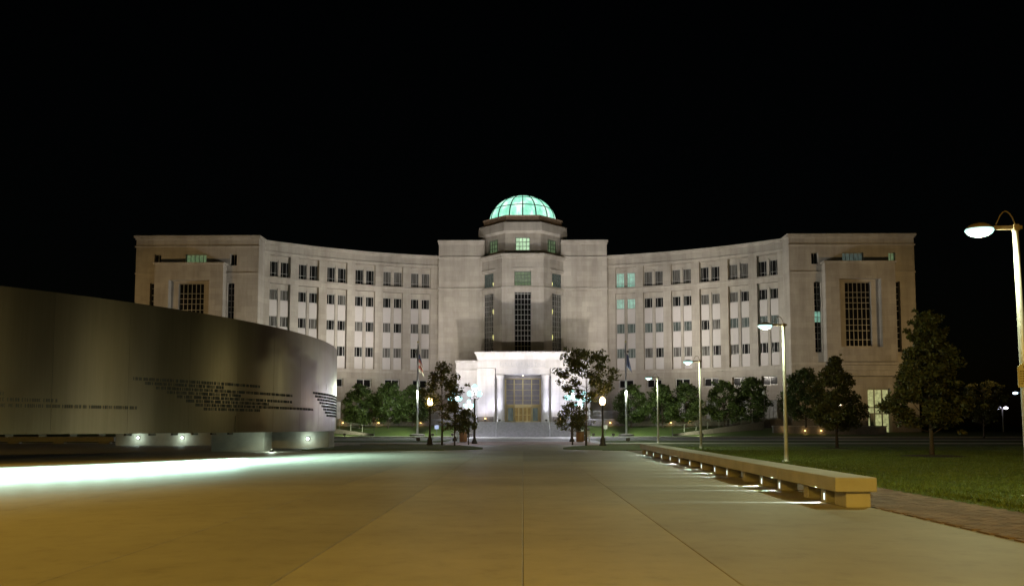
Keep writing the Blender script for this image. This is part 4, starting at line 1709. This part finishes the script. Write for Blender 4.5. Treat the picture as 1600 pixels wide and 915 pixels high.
# ------------------------------------------------------------------ trees
def leaf_mesh(name, centers, radii, n, size, mat, rr):
    k = rr.choice(len(centers), n, p=np.array(radii) ** 2 / (np.array(radii) ** 2).sum())
    d = rr.normal(size=(n, 3))
    d /= np.linalg.norm(d, axis=1)[:, None]
    rad = np.array(radii)[k] * rr.random(n) ** 0.45
    c = np.array(centers)[k] + d * rad[:, None] * np.array([1.0, 1.0, 0.62])
    a = rr.normal(size=(n, 3))
    a /= np.linalg.norm(a, axis=1)[:, None]
    b = np.cross(a, rr.normal(size=(n, 3)))
    b /= np.linalg.norm(b, axis=1)[:, None]
    s = size * rr.uniform(0.6, 1.35, n)[:, None]
    v = np.empty((n, 4, 3), np.float32)
    v[:, 0] = c - a * s
    v[:, 1] = c + b * s * 0.5
    v[:, 2] = c + a * s
    v[:, 3] = c - b * s * 0.5
    me = bpy.data.meshes.new(name)
    me.vertices.add(4 * n)
    me.vertices.foreach_set('co', v.reshape(-1))
    me.loops.add(4 * n)
    me.loops.foreach_set('vertex_index', np.arange(4 * n, dtype=np.int32))
    me.polygons.add(n)
    me.polygons.foreach_set('loop_start', np.arange(0, 4 * n, 4, dtype=np.int32))
    me.polygons.foreach_set('loop_total', np.full(n, 4, np.int32))
    me.materials.append(mat)
    me.update()
    me.validate()
    return me


def tree_parts(seed, height, width, base, n_leaf, leaf, mat, nb=34, shape='oval', trunk=0.09, clump=0.30):
    rr = np.random.default_rng(seed)
    mb = MB()
    top = height * 0.93
    lean = rr.normal(0, 0.03, 2)
    mb.tube([(0, 0, 0), (lean[0] * .3, lean[1] * .3, base * 0.6), (lean[0] * 2, lean[1] * 2, height * 0.55), (lean[0] * 4, lean[1] * 4, top)],
            [trunk * 1.35, trunk, trunk * 0.62, 0.015], 9)
    cen, rad = [], []
    for i in range(nb):
        t = (i + rr.random()) / nb
        z = base + (height - base) * (0.04 + 0.93 * t)
        if shape == 'oval':
            prof = math.sin(PI * min(1, 0.16 + 0.84 * t)) ** 0.75
        elif shape == 'cone':
            prof = (1 - t) ** 0.75 * min(1, 0.55 + 3.0 * t)
        else:
            prof = math.sin(PI * min(1, 0.05 + 0.8 * t)) ** 0.7
        R0 = width / 2 * prof * rr.uniform(0.55, 1.06)
        a = i * 2.39996 + rr.normal(0, 0.35)
        tip = np.array([R0 * math.cos(a), R0 * math.sin(a), z])
        z0 = max(base * 0.8, z - R0 * rr.uniform(0.35, 0.8))
        st0 = np.array([lean[0], lean[1], min(z0, top - 0.1)])
        mid = st0 * 0.5 + tip * 0.5 + np.array([0, 0, -0.06 * R0])
        mb.tube([st0, mid, tip], [trunk * 0.34 * (1 - 0.6 * t), trunk * 0.2, 0.008], 5)
        cr = clump * width / 2.2 * rr.uniform(0.6, 1.2) * (0.55 + 0.45 * prof)
        cen.append(tip * np.array([0.9, 0.9, 1]))
        rad.append(cr)
        cen.append((mid * 0.4 + tip * 0.6) + rr.normal(0, 0.08 * width, 3) * np.array([1, 1, .4]))
        rad.append(cr * 0.8)
        if rr.random() < 0.5:
            cen.append(tip + rr.normal(0, 0.10 * width, 3) * np.array([1, 1, .6]))
            rad.append(cr * 0.45)
    cen.append(np.array([lean[0] * 4, lean[1] * 4, height * 0.95]))
    rad.append(clump * width / 4)
    tm = mb.mesh('trunk', M['bark'], True)
    cm = leaf_mesh('crown', cen, rad, n_leaf, leaf, mat, rr)
    return tm, cm


def tree(loc, parts, label, group, rz=0.0, sc=1.0, mulch=None, cat='tree'):
    e = empty('tree', loc, rz)
    e.scale = (sc, sc, sc)
    tag(e, label, cat, group)
    put('trunk', parts[0], e)
    put('crown', parts[1], e)
    if mulch:
        mb = MB()
        n = 28
        mb.v.append((loc[0], loc[1], 0.075))
        for r, z in ((0.6, 0.06), (1.0, 0.016)):
            for i in range(n):
                a = 2 * PI * i / n
                q = mulch * r * (1 + 0.08 * math.sin(3 * a + 1) + random.uniform(-0.04, 0.04))
                mb.v.append((loc[0] + q * math.cos(a), loc[1] + q * math.sin(a), z))
        for i in range(n):
            j = (i + 1) % n
            mb.f.append((0, 1 + i, 1 + j))
            mb.f.append((1 + i, 1 + n + i, 1 + n + j, 1 + j))
        tag(mb.build('mulch_bed', M['mulch']), 'round dark mulch bed under the ' + label[:40].split(',')[0], 'mulch', kind='stuff')


G1 = 'lawn trees at the right'
tB = tree_parts(21, 6.3, 4.0, 1.15, 15000, 0.085, M['leaf_olive'], 48, 'cone', 0.085, 0.30)
tree((17.5, 36.0, 0), tB, 'large conical tree on the right lawn before the lit side entrance', G1, 0.0, 1.0, 1.5)
tA = tree_parts(22, 5.4, 3.9, 1.25, 11000, 0.085, M['leaf_olive'], 42, 'cone', 0.075, 0.30)
tree((17.95, 48.0, 0), tA, 'mid-sized conical tree with an acorn lamp shining through it', G1, 0.6, 1.0, 1.3)
tC = tree_parts(23, 6.2, 5.0, 1.6, 6000, 0.14, M['leaf_olive'], 30, 'round', 0.09, 0.32)
tree((51.0, 93.0, 0), tC, 'dim distant tree standing right of the large conical tree', G1, 0.0, 1.0)
# street trees by the walk, loose crowns
tL = tree_parts(31, 5.7, 2.8, 2.1, 2600, 0.10, M['leaf_olive'], 30, 'oval', 0.055, 0.40)
tree((-5.45, 56.2, 0.03), tL, 'thin loose-leaved tree beside the left acorn lamp', 'street trees by the walk', 0.3)
tL2 = tree_parts(32, 2.75, 2.0, 0.95, 1700, 0.085, M['leaf_olive'], 22, 'oval', 0.04, 0.42)
tree((-4.5, 55.0, 0.03), tL2, 'small sapling in front of the left cluster globe lamps', 'street trees by the walk', 1.0)
tL4 = tree_parts(35, 2.5, 1.7, 0.9, 1000, 0.085, M['leaf_olive'], 18, 'oval', 0.035, 0.42)
tree((-3.75, 57.5, 0.03), tL4, 'short sapling between the left bin and the stairs', 'street trees by the walk', 2.0)
tR = tree_parts(37, 6.5, 4.3, 2.9, 4300, 0.10, M['leaf_olive'], 36, 'round', 0.06, 0.27)
tree((4.2, 55.5, 0.03), tR, 'tall loose-leaved tree beside the right acorn lamp', 'street trees by the walk', 0.0)
tR2 = tree_parts(34, 2.9, 2.5, 1.1, 1700, 0.09, M['leaf_olive'], 22, 'oval', 0.045, 0.42)
tree((3.35, 56.5, 0.03), tR2, 'small sapling below the tall tree near the right bin', 'street trees by the walk', 0.5)
# terrace trees before the wings
TT = [tree_parts(41 + i, 5.9, 4.6, 0.8, 8000, 0.13, M['leaf_green'], 42, 'oval', 0.09, 0.40) for i in range(3)]
GT = 'terrace trees before the wings'
spots = [(-20.9, 106.5, 1.0, 1.0, 'green terrace tree next to the steel wall edge'),
         (-17.3, 106.8, 1.2, 1.0, 'green terrace tree, second from the steel wall'),
         (-14.2, 107.0, 1.2, 0.96, 'green terrace tree behind the left flagpole'),
         (13.9, 107.0, 1.2, 0.95, 'green terrace tree behind the right flagpole'),
         (17.9, 107.0, 1.2, 0.96, 'green terrace tree behind the smallest arm lamp'),
         (20.9, 107.0, 1.2, 1.0, 'green terrace tree left of the third arm lamp'),
         (25.9, 107.4, 1.3, 1.03, 'green terrace tree between the third and second arm lamps'),
         (29.2, 107.2, 1.4, 1.08, 'green terrace tree left of the second arm lamp'),
         (34.8, 103.0, 1.3, 1.25, 'broad dim terrace tree right of the second arm lamp')]
for i, (x, y, z, sc, lab) in enumerate(spots):
    tree((x, y, z - 0.15), TT[i % 3], lab, GT, 1.1 * i, sc)


# ------------------------------------------------------------------ far lights at the right edge
def far_lamp(loc, label, mat, h, blue=False):
    e = empty('distant_lamp', loc)
    tag(e, label, 'street lamp', 'distant lamps at the right edge')
    MB().lathe([(0.12, 0), (0.08, h)], 0, 0, 8).build('pole', M['pole_grey'], e)
    if blue:
        MB().tube([(0, 0, h), (-0.5, 0, h + 0.15), (-1.2, 0, h + 0.1)], 0.06, 6).build('arm', M['pole_grey'], e)
        MB().sphere((-1.2, 0, h), 0.42, 10, 6, 0.5).build('lens', mat, e)
    else:
        MB().box(-0.9, 0.9, -0.06, 0.06, h, h + 0.1).build('arm', M['pole_grey'], e)
        MB().sphere((-0.55, 0, h - 0.05), 0.36, 10, 6, 0.6).build('lens', mat, e)
        MB().sphere((0.55, 0, h - 0.05), 0.36, 10, 6, 0.6).build('lens', mat, e)


far_lamp((80.0, 140.0, 0), 'distant lamp with two white heads low at the right', M['lamp_far'], 4.4)
far_lamp((84.6, 142.0, 0), 'distant bluish arm lamp at the right edge below the sign', M['lamp_farblue'], 6.9, True)


# ------------------------------------------------------------------ floodlights that wash the facade
def flood(loc, target, power, col, cone, label, blend=0.7):
    e = empty('floodlight', loc)
    tag(e, label, 'floodlight', 'ground floodlights')
    MB().bevbox(-0.16, 0.16, -0.12, 0.12, 0.10, 0.34, 0.02).build('housing', M['dark_iron'], e)
    MB().box(-0.03, 0.03, -0.03, 0.03, -0.1, 0.098).build('stake', M['dark_iron'], e)
    t = (target[0] - loc[0], target[1] - loc[1], target[2] - loc[2])
    spot('lamp', (0, 0, 0.48), t, power, col, cone, blend, 0.25, e)


W1 = (1.0, 0.91, 0.79)
SOD = (1.0, 0.66, 0.27)
for s, nm in ((-1, 'left'), (1, 'right')):
    flood((s * 8.3, 98.3, 0.12), (s * 5.0, 120.0, 24.5), 11500, W1, 58, 'small dark floodlight at the %s end of the stairs' % nm)
    flood((s * 8.6, 68.5, 0.03), (s * 4.5, 120.0, 21.5), 15000, W1, 38, 'small dark floodlight on the %s street verge aimed at the tower' % nm)
    # floods added high on the flagpole to light the wings
    fp = [o for o in COL.objects if o.name.startswith('flagpole') and o.location.x * s > 0][0]
    for k, (tx, ty, tz, pw) in enumerate(((17.5, 122.5, 17.5, 7200), (31.0, 116.0, 17.0, 13200))):
        MB().bevbox(s * 0.3 * k - 0.12, s * 0.3 * k + 0.12, 0.12, 0.32, 10.0, 10.25, 0.02).build('flood_housing', M['dark_iron'], fp)
        spot('flood', (s * 0.3 * k, 0.55, 10.12), (s * tx - fp.location.x, ty - fp.location.y, tz - fp.location.z), pw, W1, 78, 0.85, 0.25, fp)
    point('lawn_fill', (0, -0.5, 5.2), 1900, (0.86, 1.0, 0.74), 0.12, fp)  # fill lamp added on the flagpole to brighten lawn and trees
    MB().bevbox(-0.1, 0.1, -0.45, -0.12, 5.28, 5.42, 0.02).build('fill_bracket', M['dark_iron'], fp)
    flood((s * 21.0, 98.0, 0.12), (s * 22.5, 108.5, 3.4), 1300, (0.95, 1.0, 0.60), 110, 'added fill floodlight on the %s pavement under the terrace trees' % nm)  # added to brighten the terrace trees
    # unseen sodium mast added to warm the end pavilion
    e = empty('fill_mast', (s * 57.0, 82.0, 0))
    tag(e, 'added sodium fill mast, unseen beyond the %s edge of the picture' % nm, 'mast', 'added sodium fill masts')
    MB().lathe([(0.25, 0), (0.2, 0.1), (0.12, 0.3), (0.08, 9.0)], 0, 0, 12).build('pole', M['pole_grey'], e, True)
    MB().bevbox(-0.3, 0.3, -0.2, 0.2, 9.0, 9.4, 0.03).build('flood_housing', M['dark_iron'], e)
    spot('flood', (-s * 0.2, 0.35, 9.2), (s * 43.0 - s * 57.0, 27.7, 14.5), 7800, SOD, 70, 0.8, 0.25, e)
    # uplights at the portico
    flood((s * 4.9, 107.9, 1.87), (s * 4.9, 110.6, 7.0), 400, (0.82, 0.80, 1.0), 110, 'uplight at the foot of the %s portico pier' % nm)
    flood((s * 3.04, 108.6, 1.87), (s * 3.04, 110.8, 6.5), 640, (0.78, 0.82, 1.0), 80, 'uplight at the foot of the %s column' % nm)
    flood((s * 8.2, 104.8, 0.75), (s * 7.0, 111.6, 7.2), 1150, (0.84, 0.82, 1.0), 110, 'uplight before the %s side of the portico' % nm)
for s, nm in ((-1, 'left'), (1, 'right')):
    flood((s * 10.5, 97.0, 0.12), (s * 2.5, 110.0, 7.5), 1900, (0.80, 0.78, 1.0), 52, 'added cool fill floodlight on the %s pavement aimed at the portico' % nm)  # added as cool fill for the portico front
# recessed lamp in the porch ceiling
pl = MB().lathe([(0.08, 0.0), (0.08, 0.05)], 0, 0, 14)
po = put('ceiling_lamp', pl.mesh('ceiling_lamp', M['lamp_acornw']), court, (0, 113.2 + COFF, 8.15))
spot('porch_lamp', (0, 113.2 + COFF, 8.0), (0, 115.5 + COFF, 2.0), 170, (1.0, 0.92, 0.78), 140, 0.7, 0.2, court)
